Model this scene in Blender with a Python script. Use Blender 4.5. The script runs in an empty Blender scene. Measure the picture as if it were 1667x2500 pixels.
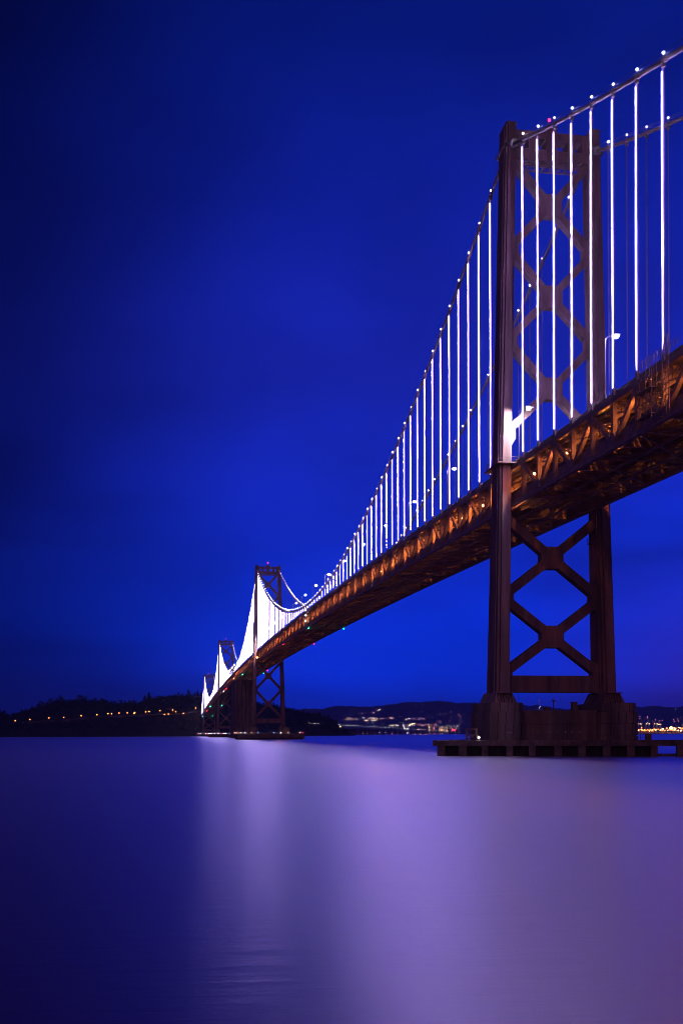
import bpy, math, random
import numpy as np
from mathutils import Vector, Matrix
random.seed(7)
sc = bpy.context.scene
col = sc.collection
# ------------------------------------------------------------------ camera
CAM = np.array([-232.055, 88.135, 4.786]); FPX = 2535.055; YAW = -0.164; ROLL = 0.003; SV = 541.793
PW, PH = 1667., 2500.
fw = np.array([math.cos(YAW), math.sin(YAW), 0.]); rt = np.array([math.sin(YAW), -math.cos(YAW), 0.]); up = np.array([0., 0., 1.])
ca, sa = math.cos(ROLL), math.sin(ROLL)
r2 = ca * rt - sa * up; u2 = sa * rt + ca * up
cd = bpy.data.cameras.new('camera'); cam = bpy.data.objects.new('camera', cd); col.objects.link(cam)
cam.matrix_world = Matrix(((r2[0], u2[0], -fw[0], CAM[0]), (r2[1], u2[1], -fw[1], CAM[1]), (r2[2], u2[2], -fw[2], CAM[2]), (0, 0, 0, 1)))
cd.sensor_fit = 'VERTICAL'; cd.sensor_height = 36; cd.sensor_width = 24
cd.lens = FPX / PH * 36; cd.shift_y = SV / PH; cd.clip_start = .5; cd.clip_end = 60000
sc.camera = cam
# ------------------------------------------------------------------ world: dusk sky
SUN_EL, SUN_AZ = math.radians(7), math.radians(158)      # afterglow low in the west, behind the camera
w = bpy.data.worlds.new('World'); sc.world = w; w.use_nodes = True
nt = w.node_tree; nt.nodes.clear()
def N(t, **k):
    n = nt.nodes.new(t)
    for a, b in k.items(): setattr(n, a, b)
    return n
def L(a, b): nt.links.new(a, b)
def val(x): return x
def mth(op, a, b=None, c=None):
    n = N('ShaderNodeMath', operation=op)
    for i, v in enumerate((a, b, c)):
        if v is None: continue
        if isinstance(v, (int, float)): n.inputs[i].default_value = v
        else: L(v, n.inputs[i])
    return n.outputs[0]
def step(x, a, b, lo=0., hi=1.):
    n = N('ShaderNodeMapRange', interpolation_type='SMOOTHSTEP')
    L(x, n.inputs[0]); n.inputs[1].default_value = a; n.inputs[2].default_value = b; n.inputs[3].default_value = lo; n.inputs[4].default_value = hi
    return n.outputs[0]
def mix(f, a, b, mode='MIX'):
    n = N('ShaderNodeMix', data_type='RGBA', blend_type=mode); 
    for i, v in ((0, f), (6, a), (7, b)):
        if isinstance(v, (int, float)): n.inputs[i].default_value = v
        elif isinstance(v, tuple): n.inputs[i].default_value = (*v, 1)
        else: L(v, n.inputs[i])
    return n.outputs[2]
tc = N('ShaderNodeTexCoord')
def dot(v):
    n = N('ShaderNodeVectorMath', operation='DOT_PRODUCT'); L(tc.outputs['Generated'], n.inputs[0]); n.inputs[1].default_value = v; return n.outputs['Value']
dz = dot((0, 0, 1)); dr = dot(tuple(rt)); df = dot(tuple(fw))
hyp = mth('SQRT', mth('MAXIMUM', mth('SUBTRACT', 1., mth('MULTIPLY', dz, dz)), .0001))
az = mth('DIVIDE', dr, hyp); fr = mth('DIVIDE', df, hyp)
ramp = N('ShaderNodeValToRGB'); L(dz, ramp.inputs[0])
els = ramp.color_ramp.elements
RAMP = [(0., (.0015, .041, .97)), (.10, (.0012, .028, .66)), (.22, (.006, .023, .56)), (.33, (.009, .020, .47)), (.45, (.004, .013, .31)), (.56, (.0015, .009, .20)), (1., (.001, .006, .12))]
els[0].position = 0; els[0].color = (*RAMP[0][1], 1); els[1].position = 1; els[1].color = (*RAMP[-1][1], 1)
for p, c in RAMP[1:-1]:
    e = els.new(p); e.color = (*c, 1)
mp = N('ShaderNodeMapping'); L(tc.outputs['Generated'], mp.inputs[0]); mp.inputs['Scale'].default_value = (2.0, 2.0, 4.5)
nz = N('ShaderNodeTexNoise'); L(mp.outputs[0], nz.inputs[0]); nz.inputs['Scale'].default_value = 1.6; nz.inputs['Detail'].default_value = 4; nz.inputs['Roughness'].default_value = .45
cloud = step(nz.outputs[0], .34, .68, .80, 1.10)
mp2 = N('ShaderNodeMapping'); L(tc.outputs['Generated'], mp2.inputs[0]); mp2.inputs['Scale'].default_value = (1.6, 1.6, 9.); mp2.inputs['Location'].default_value = (3.1, .7, .35)
nz2 = N('ShaderNodeTexNoise'); L(mp2.outputs[0], nz2.inputs[0]); nz2.inputs['Scale'].default_value = 1.; nz2.inputs['Detail'].default_value = 3; nz2.inputs['Roughness'].default_value = .5
cloud2 = step(nz2.outputs[0], .36, .64, .62, 1.12)
low = step(dz, .16, .34)
cloud2 = mth('ADD', mth('MULTIPLY', cloud2, mth('SUBTRACT', 1., low)), low)
cloud = mth('MULTIPLY', cloud, cloud2)
left = step(az, -.36, .02, .22, 1.)                       # sky colour darkened leftwards, standing in for lens falloff
c0 = mix(1., ramp.outputs[0], cloud, 'MULTIPLY')
c0 = mix(1., c0, left, 'MULTIPLY')
glow = mth('MULTIPLY', step(az, .12, .42), step(dz, .0, .20, 1., 0.))
c0 = mix(mth('MULTIPLY', glow, .9), c0, (.05, .018, .36))   # port glow under the haze, south-east
c0 = mix(step(fr, .55, -.35), c0, (.030, .012, .070))       # western half: purple last light
sky = N('ShaderNodeTexSky'); sky.sky_type = 'NISHITA'; sky.sun_disc = False
sky.sun_elevation = math.radians(-6); sky.sun_rotation = math.radians(270)
b1 = N('ShaderNodeBackground'); L(c0, b1.inputs[0]); b1.inputs[1].default_value = 1.
b2 = N('ShaderNodeBackground'); L(sky.outputs[0], b2.inputs[0]); b2.inputs[1].default_value = .05
ad = N('ShaderNodeAddShader'); L(b1.outputs[0], ad.inputs[0]); L(b2.outputs[0], ad.inputs[1])
wo = N('ShaderNodeOutputWorld'); L(ad.outputs[0], wo.inputs[0])
# ------------------------------------------------------------------ sun: the afterglow
sl = bpy.data.lights.new('sun', 'SUN'); sl.energy = .21; sl.color = (1., .38, .56); sl.angle = math.radians(35)
so = bpy.data.objects.new('sun', sl); col.objects.link(so)
sd = Vector((math.cos(SUN_EL) * math.cos(SUN_AZ), math.cos(SUN_EL) * math.sin(SUN_AZ), math.sin(SUN_EL)))
so.rotation_euler = sd.to_track_quat('Z', 'Y').to_euler(); so.location = (-400, 0, 200)
vs = sc.view_settings; vs.view_transform = 'Standard'; vs.look = 'None'; vs.exposure = 0; vs.gamma = 1; vs.use_curve_mapping = False
cy = sc.cycles; cy.use_denoising = True; cy.max_bounces = 4; cy.diffuse_bounces = 3; cy.glossy_bounces = 3; cy.volume_bounces = 0
cy.transmission_bounces = 0; cy.caustics_reflective = True; cy.caustics_refractive = False; cy.sample_clamp_indirect = 3; cy.use_light_tree = True; cy.use_adaptive_sampling = False; cy.filter_width = .85
try: cy.denoiser = 'OPENIMAGEDENOISE'
except Exception: pass

# ------------------------------------------------------------------ helpers
def ray(u, v):
    a2 = u - PW / 2; b2_ = PH / 2 + SV - v
    return fw * FPX + rt * (a2 * ca + b2_ * sa) + up * (-a2 * sa + b2_ * ca)
def at_depth(u, v, d):                       # a photo point at a given distance along the view axis
    return CAM + ray(u, v) * (d / FPX)
def on_y(u, v, y):
    d = ray(u, v); return CAM + d * ((y - CAM[1]) / d[1])
MATS = {}
def mat(name, base, rough=.6, metal=0., var=.25, scale=.5, streak=False, spec=.5, bump=0.):
    m = bpy.data.materials.new(name); m.use_nodes = True; t = m.node_tree; b = t.nodes['Principled BSDF']
    b.inputs['Roughness'].default_value = rough; b.inputs['Metallic'].default_value = metal; b.inputs['Specular IOR Level'].default_value = spec
    tcn = t.nodes.new('ShaderNodeTexCoord'); mpn = t.nodes.new('ShaderNodeMapping'); t.links.new(tcn.outputs['Object'], mpn.inputs[0])
    mpn.inputs['Scale'].default_value = (scale, scale, scale * (.12 if streak else 1.))
    n = t.nodes.new('ShaderNodeTexNoise'); n.inputs['Scale'].default_value = 1.; n.inputs['Detail'].default_value = 8; n.inputs['Roughness'].default_value = .62
    t.links.new(mpn.outputs[0], n.inputs[0])
    cr = t.nodes.new('ShaderNodeValToRGB'); e = cr.color_ramp.elements
    e[0].position = .33; e[1].position = .68
    e[0].color = (*[c * (1 - var) for c in base], 1); e[1].color = (*[min(1, c * (1 + var * .6)) for c in base], 1)
    t.links.new(n.outputs[0], cr.inputs[0]); t.links.new(cr.outputs[0], b.inputs['Base Color'])
    if bump:
        bp = t.nodes.new('ShaderNodeBump'); bp.inputs['Strength'].default_value = bump; bp.inputs['Distance'].default_value = .1
        t.links.new(n.outputs[0], bp.inputs['Height']); t.links.new(bp.outputs[0], b.inputs['Normal'])
    MATS[name] = m; return m
def emit(name, c, s):
    m = bpy.data.materials.new(name); m.use_nodes = True; t = m.node_tree; t.nodes.clear()
    e = t.nodes.new('ShaderNodeEmission'); e.inputs[0].default_value = (*c, 1); e.inputs[1].default_value = s
    o = t.nodes.new('ShaderNodeOutputMaterial'); t.links.new(e.outputs[0], o.inputs[0]); MATS[name] = m; return m
STEEL = mat('tower steel paint', (.21, .130, .128), .7, var=.48, scale=.5, streak=True)
CABLE = mat('cable wrapping', (.20, .16, .16), .5, var=.2)
TRUSS = mat('truss paint', (.34, .25, .22), .55, var=.35, scale=.6)
SLAB = mat('deck concrete', (.18, .16, .15), .8, var=.3)
CONC = mat('pier concrete', (.19, .145, .135), .85, var=.55, scale=.30, streak=True, bump=.5)
WOOD = mat('fender concrete', (.15, .115, .105), .85, var=.5, scale=.5, bump=.5)
TIMBER = mat('dark bay timber', (.035, .028, .026), .9, var=.5, scale=.8, streak=True)  # darkened so the bays behind the posts read as shade
POLE = mat('galvanised pole', (.4, .38, .38), .4, .6, var=.15)
LEAF = mat('tree foliage', (.022, .027, .016), .9, var=.5, scale=.2)
BARK = mat('tree bark', (.05, .04, .03), .9)
EARTH = mat('island soil', (.025, .024, .018), .95, var=.5, scale=.05)
ROADM = mat('island road', (.12, .11, .10), .9)
FARH = mat('far hillside', (.05, .05, .05), .95, var=.4, scale=.003)
BLDG = mat('building walls', (.25, .23, .22), .8)
CRANE = mat('crane steel', (.35, .33, .32), .5)
LEDS = [emit('led white ' + n, (.53, .37, 1.), k) for n, k in (('full', 285.), ('mid', 200.), ('soft', 120.))]
LEDFIN = mat('led light fin', (.05, .045, .05), .8, var=.1)  # for the added light-blocking fins
LEDF = emit('led white distant', (.55, .40, 1.), 30.)
CLAMP = emit('cable lamp white', (1., .88, 1.), 30.)
STREET = emit('street lamp glow', (1., .84, .96), 260.)
STREETB = emit('street lamp glow strong', (1., .84, .96), 5000.)
SODIUM = emit('sodium lamp glow', (1., .26, .05), 1900.)
ISL = emit('island lamp glow', (1., .27, .05), 9.)
REDL = emit('red beacon glow', (1., .01, .05), 12.)
GREENL = emit('green light glow', (.02, .9, .45), 12.)
WHITEL = emit('small white glow', (1., .92, .95), 12.)
BLUEL = emit('small blue glow', (.25, .45, 1.), 12.)
ORANGEL = emit('small orange glow', (1., .42, .12), 14.)
WARMC = emit('city warm glow', (1., .62, .38), 5.)
COOLC = emit('city cool glow', (.85, .85, 1.), 4.)
PINKC = emit('city pink glow', (1., .25, .45), 2.5)
DIMC = emit('city dim glow', (.55, .35, .8), .6)

class MB:
    def __init__(s): s.v = []; s.f = []; s.mi = []; s.cur = 0
    def add(s, vs, fs):
        o = len(s.v); s.v += [tuple(map(float, p)) for p in vs]; s.f += [tuple(o + i for i in f) for f in fs]; s.mi += [s.cur] * len(fs)
    def box(s, x0, x1, y0, y1, z0, z1):
        s.add([(x0, y0, z0), (x1, y0, z0), (x1, y1, z0), (x0, y1, z0), (x0, y0, z1), (x1, y0, z1), (x1, y1, z1), (x0, y1, z1)],
              [(0, 3, 2, 1), (4, 5, 6, 7), (0, 1, 5, 4), (1, 2, 6, 5), (2, 3, 7, 6), (3, 0, 4, 7)])
    def hexa(s, lo, hi):                     # lo, hi: four corners each, same order
        s.add(list(lo) + list(hi), [(0, 3, 2, 1), (4, 5, 6, 7), (0, 1, 5, 4), (1, 2, 6, 5), (2, 3, 7, 6), (3, 0, 4, 7)])
    def prism(s, lo, hi):
        n = len(lo)
        s.add(list(lo) + list(hi), [tuple(range(n - 1, -1, -1)), tuple(range(n, 2 * n))] + [(i, (i + 1) % n, n + (i + 1) % n, n + i) for i in range(n)])
    def bar(s, a, b, wx, wy, side=(1, 0, 0)):        # bar from a to b; wx along `side`, wy across
        a = np.array(a, float); b = np.array(b, float); d = b - a; d /= np.linalg.norm(d)
        sv = np.array(side, float); sv -= d * (sv @ d); sv /= np.linalg.norm(sv); t = np.cross(d, sv)
        q = [(-1, -1), (1, -1), (1, 1), (-1, 1)]
        s.hexa([a + sv * i * wx / 2 + t * j * wy / 2 for i, j in q], [b + sv * i * wx / 2 + t * j * wy / 2 for i, j in q])
    def tube(s, pts, r, n=6):
        pts = [np.array(p, float) for p in pts]; rings = []
        for i, p in enumerate(pts):
            d = pts[min(i + 1, len(pts) - 1)] - pts[max(i - 1, 0)]; d /= np.linalg.norm(d)
            h = np.array((0, 0, 1.)) if abs(d[2]) < .9 else np.array((0, 1., 0))
            a = np.cross(d, h); a /= np.linalg.norm(a); b = np.cross(a, d)
            rings.append([p + r * (math.cos(k * 2 * math.pi / n) * a + math.sin(k * 2 * math.pi / n) * b) for k in range(n)])
        vs = [q for g in rings for q in g]; fs = []
        for i in range(len(pts) - 1):
            for k in range(n): fs.append((i * n + k, i * n + (k + 1) % n, (i + 1) * n + (k + 1) % n, (i + 1) * n + k))
        fs += [tuple(range(n - 1, -1, -1)), tuple((len(pts) - 1) * n + k for k in range(n))]
        s.add(vs, fs)
    def octa(s, c, r, rz=None):
        x, y, z = c; q = rz or r
        s.add([(x + r, y, z), (x, y + r, z), (x - r, y, z), (x, y - r, z), (x, y, z + q), (x, y, z - q)],
              [(0, 1, 4), (1, 2, 4), (2, 3, 4), (3, 0, 4), (1, 0, 5), (2, 1, 5), (3, 2, 5), (0, 3, 5)])
    def ball(s, c, r, n=8, m=5, z0=-1., z1=1.):
        vs = []; fs = []
        for j in range(m + 1):
            zz = z0 + (z1 - z0) * j / m; th = math.asin(max(-1, min(1, zz)))
            for k in range(n): vs.append((c[0] + r * math.cos(th) * math.cos(2 * math.pi * k / n), c[1] + r * math.cos(th) * math.sin(2 * math.pi * k / n), c[2] + r * zz))
        for j in range(m):
            for k in range(n): fs.append((j * n + k, j * n + (k + 1) % n, (j + 1) * n + (k + 1) % n, (j + 1) * n + k))
        fs += [tuple(range(n - 1, -1, -1)), tuple(m * n + k for k in range(n))]
        s.add(vs, fs)
    def mesh(s, name, mats, base=(0, 0, 0)):
        me = bpy.data.meshes.new(name)
        me.from_pydata([(p[0] - base[0], p[1] - base[1], p[2] - base[2]) for p in s.v], [], s.f)
        for m in (mats if isinstance(mats, (list, tuple)) else [mats]): me.materials.append(m)
        if isinstance(mats, (list, tuple)) and len(mats) > 1: me.polygons.foreach_set('material_index', s.mi)
        me.update(); return me
    def build(s, name, mats, parent=None):
        base = worldloc(parent)
        return link(name, s.mesh(name, mats, base), parent)
def worldloc(o):
    p = np.zeros(3)
    while o is not None: p = p + np.array(o.location); o = o.parent
    return p
def link(name, me, parent=None, loc=(0, 0, 0)):
    o = bpy.data.objects.new(name, me); col.objects.link(o); o.location = loc; o.parent = parent; return o
def tag(o, label=None, cat=None, group=None, kind=None):
    for k, x in (('label', label), ('category', cat), ('group', group), ('kind', kind)):
        if x: o[k] = x
    return o
def thing(name, loc, label, cat, group=None):
    return tag(link(name, None, None, loc), label, cat, group)
ONES = 'zeroth first second third fourth fifth sixth seventh eighth ninth tenth eleventh twelfth thirteenth fourteenth fifteenth sixteenth seventeenth eighteenth nineteenth'.split()
TENS = [None, None, ('twentieth', 'twenty'), ('thirtieth', 'thirty'), ('fortieth', 'forty'), ('fiftieth', 'fifty'), ('sixtieth', 'sixty'), ('seventieth', 'seventy'), ('eightieth', 'eighty'), ('ninetieth', 'ninety')]
def nth(n):
    if n >= 100: return 'hundredth' if n == 100 else 'hundred-and-' + nth(n - 100)
    if n < 20: return ONES[n]
    t, o = divmod(n, 10); return TENS[t][0] if o == 0 else TENS[t][1] + '-' + ONES[o]

# ------------------------------------------------------------------ water
m = bpy.data.materials.new('bay water'); m.use_nodes = True; t = m.node_tree; t.nodes.clear()
o = t.nodes.new('ShaderNodeOutputMaterial'); mx = t.nodes.new('ShaderNodeMixShader'); dfs = t.nodes.new('ShaderNodeBsdfDiffuse'); gl = t.nodes.new('ShaderNodeBsdfGlossy'); fz = t.nodes.new('ShaderNodeFresnel')
gl.distribution = 'MULTI_GGX'; gl.inputs['Color'].default_value = (.92, .9, 1., 1); gl.inputs['Roughness'].default_value = .32; dfs.inputs['Color'].default_value = (.06, .014, .07, 1); fz.inputs['IOR'].default_value = 2.1
g = t.nodes.new('ShaderNodeNewGeometry'); mpn = t.nodes.new('ShaderNodeMapping'); t.links.new(g.outputs['Position'], mpn.inputs[0])
mpn.inputs['Rotation'].default_value = (0, 0, -YAW); mpn.inputs['Scale'].default_value = (.9, .22, .3)
n1 = t.nodes.new('ShaderNodeTexNoise'); n1.inputs['Scale'].default_value = 1.; n1.inputs['Detail'].default_value = 6; n1.inputs['Roughness'].default_value = .6; t.links.new(mpn.outputs[0], n1.inputs[0])
bp = t.nodes.new('ShaderNodeBump'); bp.inputs['Strength'].default_value = .095; bp.inputs['Distance'].default_value = .5; t.links.new(n1.outputs[0], bp.inputs['Height']); t.links.new(bp.outputs[0], gl.inputs['Normal'])
t.links.new(fz.outputs[0], mx.inputs[0]); t.links.new(dfs.outputs[0], mx.inputs[1]); t.links.new(gl.outputs[0], mx.inputs[2]); t.links.new(mx.outputs[0], o.inputs['Surface'])
WATER = m
q = MB(); q.add([(-1500, -11500, 0), (16500, -11500, 0), (16500, 9200, 0), (-1500, 9200, 0)], [(0, 1, 2, 3)])
tag(q.build('water', WATER), kind='structure')

# ------------------------------------------------------------------ bridge geometry
DX = np.array([-354, -250, -83, 0, 67, 128, 220, 332, 415, 507, 600, 700, 867, 1058, 1430, 1760, 2117, 2470], float)
DZ = np.array([54.5, 58.8, 64.7, 67.3, 69.2, 70.8, 73.2, 75.6, 77.1, 78.5, 79.4, 80.0, 80.2, 79.6, 76.6, 70.8, 61.6, 50.5])
PF = np.polyfit((DX - 1000) / 1400, DZ, 5)
def zd(x): return float(np.polyval(PF, (x - 1000) / 1400))
TX = [-354., 0., 704., 1058., 1412., 2116., 2470.]
TZ = [zd(-354.) + 3, 141.5, 152.6, zd(1058) + 2., 149.0, 135.5, zd(2470.) + 2]
SAG = [16.3, 68.3, 17., 17., 67., 17.5]
def zc(x):
    for i in range(6):
        if x <= TX[i + 1] or i == 5:
            l = TX[i + 1] - TX[i]; s = (x - TX[i]) / l
            return TZ[i] + (TZ[i + 1] - TZ[i]) * s - 4 * SAG[i] * s * (1 - s)
YC = 10.05
WEST = [-10.3 - 9.5 * i for i in range(0, 25)]
MAIN = [13.3 + 9.5 * i for i in range(72)]
S3 = [704 + 12.4 + 9.42 * i for i in range(35)]
S4 = [1058 + 14 + 9.42 * i for i in range(35)]
S5 = [1412 + 13.3 + 9.5 * i for i in range(72)]
S6 = [2116 + 12 + 9.42 * i for i in range(35)]
NODES = [('west', WEST), ('main', MAIN), ('s3', S3), ('s4', S4), ('s5', S5), ('s6', S6)]
bridge = thing('suspension_bridge', (0, 0, 0), 'long steel suspension bridge with four towers and white light strings over the bay', 'bridge')

# --- main cables with cable bands and hand ropes
allx = sorted(set(WEST + TX[1:6] + MAIN + S3 + S4 + S5 + S6 + [-245., 2470.]))
for sgn in (1, -1):
    c = MB(); c.tube([(x, YC * sgn, zc(x)) for x in allx], .40, 8); cab = c.build('main_cable', CABLE, bridge)
    c = MB()
    for x in WEST + MAIN + S3:
        d = np.array((.35, 0, (zc(x + .35) - zc(x - .35)) / 2)); p = np.array((x, YC * sgn, zc(x)))
        c.tube([p - d, p + d], .52, 8)
    tag(c.build('cable_band', CABLE, cab), kind='stuff')
    for k in (-.45, .45):
        c = MB(); c.tube([(x, YC * sgn + k, zc(x) + 1.15) for x in allx if x < 720], .035, 3); c.build('hand_rope', CABLE, cab)

# --- suspenders and LED strands
def suspender_mesh(x, sgn, far=False):
    c = MB(); z0, z1 = zd(x) - .9, zc(x) - .3
    if far: c.tube([(x, YC * sgn, z0), (x, YC * sgn, z1)], .07, 3)
    else:
        for k in (-.16, .16): c.tube([(x + k, YC * sgn, z0), (x + k, YC * sgn, z1)], .055, 4)
        c.box(x - .35, x + .35, YC * sgn - .32, YC * sgn + .32, z0, z0 + 1.35)
        c.box(x - .30, x + .30, YC * sgn - .25, YC * sgn + .25, z1 - .7, z1)
    return c
far = MB(); cnt = 0
for nm, xs in NODES:
    for x in xs:
        for sgn in (1, -1):
            if zc(x) - zd(x) < 1.2: continue
            if nm == 'west' and x < -110 and sgn < 0: continue
            near = nm in ('west', 'main') or (sgn > 0 and nm in ('s3', 's4')) or (sgn > 0 and nm == 's5' and (x - 1412) < 560)
            if not near:
                q = suspender_mesh(x, sgn, True); far.add(q.v, q.f)
                if sgn > 0:
                    c = MB(); c.tube([(x, YC + .3, zd(x) + .7), (x, YC + .3, zc(x) - .8)], .09, 4)
                    fl = locals().setdefault('farled', MB()); fl.add(c.v, c.f)
                continue
            s_ = suspender_mesh(x, sgn, nm not in ('west', 'main')).build('suspender', CABLE, bridge); cnt += 1
            if sgn > 0:
                c = MB(); z0, z1 = zd(x) + .7 + random.random() * .3, zc(x) - 1.1
                if x < 320 and z1 - z0 > 1:
                    n = int((z1 - z0) / .42)
                    lv = random.choice((0, 0, 1, 1, 2))
                    for k in range(n):
                        if random.random() < .06: lv = random.choice((0, 0, 1, 1, 2))
                        c.cur = lv
                        if random.random() > .02: c.octa((x, YC + .3, z0 + k * .42), .075 if x < 5 else .085, .085)
                    if -12 < x < 200:
                        q = MB(); q.box(x + .16, x + .20, YC + .21, YC + .36, z0 - .2, z1 + .2); q.build('led_fin', LEDFIN, s_)  # fin added to keep strand light off the tower leg
                elif z1 - z0 > .3: c.tube([(x, YC + .3, z0), (x, YC + .3, z1)], .08, 4)
                if c.v: tag(c.build('led_strand', LEDS if x < 320 else LEDF, s_), kind='stuff')
tag(far.build('far_suspenders', CABLE, bridge), kind='stuff')
tag(farled.build('far_led_strands', LEDF, bridge), kind='stuff')

# --- towers
def lerp(a, b, s): return a + (b - a) * s
def tower(x0, ztop, zsad, zshoe, upx, lowx, zstrut, label, ybase, hb, near):
    T = link('tower', None, bridge, (x0, 0, 0)); tag(T, label)
    zdk = zd(x0); H = ztop - zshoe
    def yc(z): return lerp(10.15, ybase, (ztop - z) / H)
    def hx(z): return lerp(3.1, 3.4, (ztop - z) / (ztop - zdk)) if z > zdk else lerp(3.4, hb, (zdk - z) / (zdk - zshoe))
    def hy(z): return lerp(1.2, 1.55, (ztop - z) / H)
    for sgn in (1, -1):
        leg = MB()
        zs = [zshoe, lerp(zshoe, zdk, .5), zdk, lerp(zdk, ztop, .5), ztop]
        for a, bz in zip(zs[:-1], zs[1:]):
            # cruciform shaft: broad web plus a deeper core and two corner ribs on the faces
            for fx, fy in ((1., .62), (.80, 1.), (.52, 1.14)):
                lo = [(x0 + i * hx(a) * fx, sgn * yc(a) + j * hy(a) * fy, a) for i, j in ((-1, -1), (1, -1), (1, 1), (-1, 1))]
                hi = [(x0 + i * hx(bz) * fx, sgn * yc(bz) + j * hy(bz) * fy, bz) for i, j in ((-1, -1), (1, -1), (1, 1), (-1, 1))]
                leg.hexa(lo, hi)
        lg = leg.build('leg', STEEL, T)
        # horizontal splice plates up the leg
        sp = MB(); z = zshoe + 6
        while z < ztop - 4:
            if abs(z - zdk) > 3:
                sp.box(x0 - hx(z) * .82 - .03, x0 + hx(z) * .82 + .03, sgn * yc(z) - hy(z) * 1.02 - .02, sgn * yc(z) + hy(z) * 1.02 + .02, z, z + .35)
            z += 9.2
        tag(sp.build('splice_plate', STEEL, lg), kind='stuff')
        # flared shoe with ribs
        sh = MB(); y0 = sgn * yc(zshoe); a, bz = hx(zshoe), hy(zshoe)
        zt = zshoe + 2.4
        sh.hexa([(x0 + i * (a + 1.3), y0 + j * (bz + 1.1), zshoe - .15) for i, j in ((-1, -1), (1, -1), (1, 1), (-1, 1))],
                [(x0 + i * (a + .15), y0 + j * (bz + .25), zt) for i, j in ((-1, -1), (1, -1), (1, 1), (-1, 1))])
        shoe = sh.build('leg_shoe', STEEL, T)
        rb = MB()
        for k in range(6):
            yy = y0 + lerp(-bz, bz, k / 5)
            rb.hexa([(x0 - a - 1.9, yy - .09, zshoe - .1), (x0 - a - .3, yy - .09, zshoe - .1), (x0 - a - .3, yy + .09, zshoe - .1), (x0 - a - 1.9, yy + .09, zshoe - .1)],
                    [(x0 - a - .55, yy - .09, zt - .2), (x0 - a - .1, yy - .09, zt - .2), (x0 - a - .1, yy + .09, zt - .2), (x0 - a - .55, yy + .09, zt - .2)])
        rb.box(x0 - a - 1.6, x0 - a - .3, y0 - bz - .3, y0 + bz + .3, zt - .25, zt - .02)
        tag(rb.build('shoe_rib', STEEL, shoe), kind='stuff')
        # cap and saddle
        cp = MB(); cp.box(x0 - 3.0, x0 + 3.0, sgn * 10.15 - 1.15, sgn * 10.15 + 1.15, ztop - .02, ztop + .35)
        cp.box(x0 - 2.0, x0 + 2.0, sgn * 10.15 - 1.0, sgn * 10.15 + 1.0, ztop + .35, ztop + .8)
        cp.build('leg_cap', STEEL, T)
        sd_ = MB(); sd_.tube([(x0 - 4.4, YC * sgn, zc(x0 - 4.4) + .1), (x0 - 2.5, YC * sgn, zsad - .7)], .95, 10); sd_.tube([(x0 + 2.5, YC * sgn, zsad - .9), (x0 + 4.0, YC * sgn, zc(x0 + 4.0))], .6, 10)
        sd_.build('cable_saddle', POLE, T)
        if near:
            wk = MB(); z = ztop - 5.2
            wk.box(x0 - 3.7, x0 + 3.7, sgn * 10.2 - 1.8, sgn * 10.2 + 1.8, z, z + .12)
            for i in (-3.6, -2, 0, 2, 3.6):
                for j in (-1.75, 1.75): wk.bar((x0 + i, sgn * 10.2 + j, z), (x0 + i, sgn * 10.2 + j, z + 1.1), .07, .07)
            for j in (-1.75, 1.75): wk.bar((x0 - 3.6, sgn * 10.2 + j, z + 1.1), (x0 + 3.6, sgn * 10.2 + j, z + 1.1), .06, .06, (0, 1, 0))
            for i in (-3.6, 3.6): wk.bar((x0 + i, sgn * 10.2 - 1.75, z + 1.1), (x0 + i, sgn * 10.2 + 1.75, z + 1.1), .06, .06)
            wk.build('top_walkway', STEEL, T)
            wk = MB(); z = zdk - .7; yb = sgn * yc(z)
            wk.box(x0 - 5.2, x0 + 5.2, yb - 2.6, yb + 2.6, z - .3, z)
            for i in (-5.1, -3, -1, 1, 3, 5.1):
                for j in (-2.5, 2.5): wk.bar((x0 + i, yb + j, z), (x0 + i, yb + j, z + 1.2), .07, .07)
            for hgt in (.6, 1.2):
                for j in (-2.5, 2.5): wk.bar((x0 - 5.1, yb + j, z + hgt), (x0 + 5.1, yb + j, z + hgt), .06, .06, (0, 1, 0))
                for i in (-5.1, 5.1): wk.bar((x0 + i, yb - 2.5, z + hgt), (x0 + i, yb + 2.5, z + hgt), .06, .06)
            wk.build('deck_walkway', STEEL, T)
    # diagonal braces: between leg nodes
    def panel(z1, z0, dep, wid):
        zm = (z0 + z1) / 2
        ya, yb = yc(z1) - 1.0, yc(z0) - 1.0
        for sgn in (1, -1):
            d = MB(); d.bar((x0, sgn * ya, z1 - .4), (x0, sgn * .6, zm + .5), dep, wid); d.build('diagonal_brace', STEEL, T)
            d = MB(); d.bar((x0, sgn * .6, zm - .5), (x0, sgn * yb, z0 + .4), dep, wid); d.build('diagonal_brace', STEEL, T)
        gw, gh, ch = 2.65, 2.55, 1.35
        o = [(-gw, -gh + ch), (-gw + ch, -gh), (gw - ch, -gh), (gw, -gh + ch), (gw, gh - ch), (gw - ch, gh), (-gw + ch, gh), (-gw, gh - ch)]
        gp = MB(); gp.prism([(x0 - dep / 2 - .06, y, zm + z) for y, z in o], [(x0 + dep / 2 + .06, y, zm + z) for y, z in o]); gp.build('centre_gusset', STEEL, T)
    def lgus(z, dep, up_=True, dn=True):
        for sgn in (1, -1):
            gp = MB(); y = yc(z); e = hy(z)
            o = [(y - e * .3, 3.4 if up_ else 0.2), (y - e - .3, 3.2 if up_ else .2), (y - e - 1.5, 1.2), (y - e - 1.5, -1.2), (y - e - .3, -3.2 if dn else -.2), (y - e * .3, -3.4 if dn else -.2)]
            gp.prism([(x0 - dep / 2 - .05, sgn * a, z + c) for a, c in o], [(x0 + dep / 2 + .05, sgn * a, z + c) for a, c in o]); gp.build('leg_gusset', STEEL, T)
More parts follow.
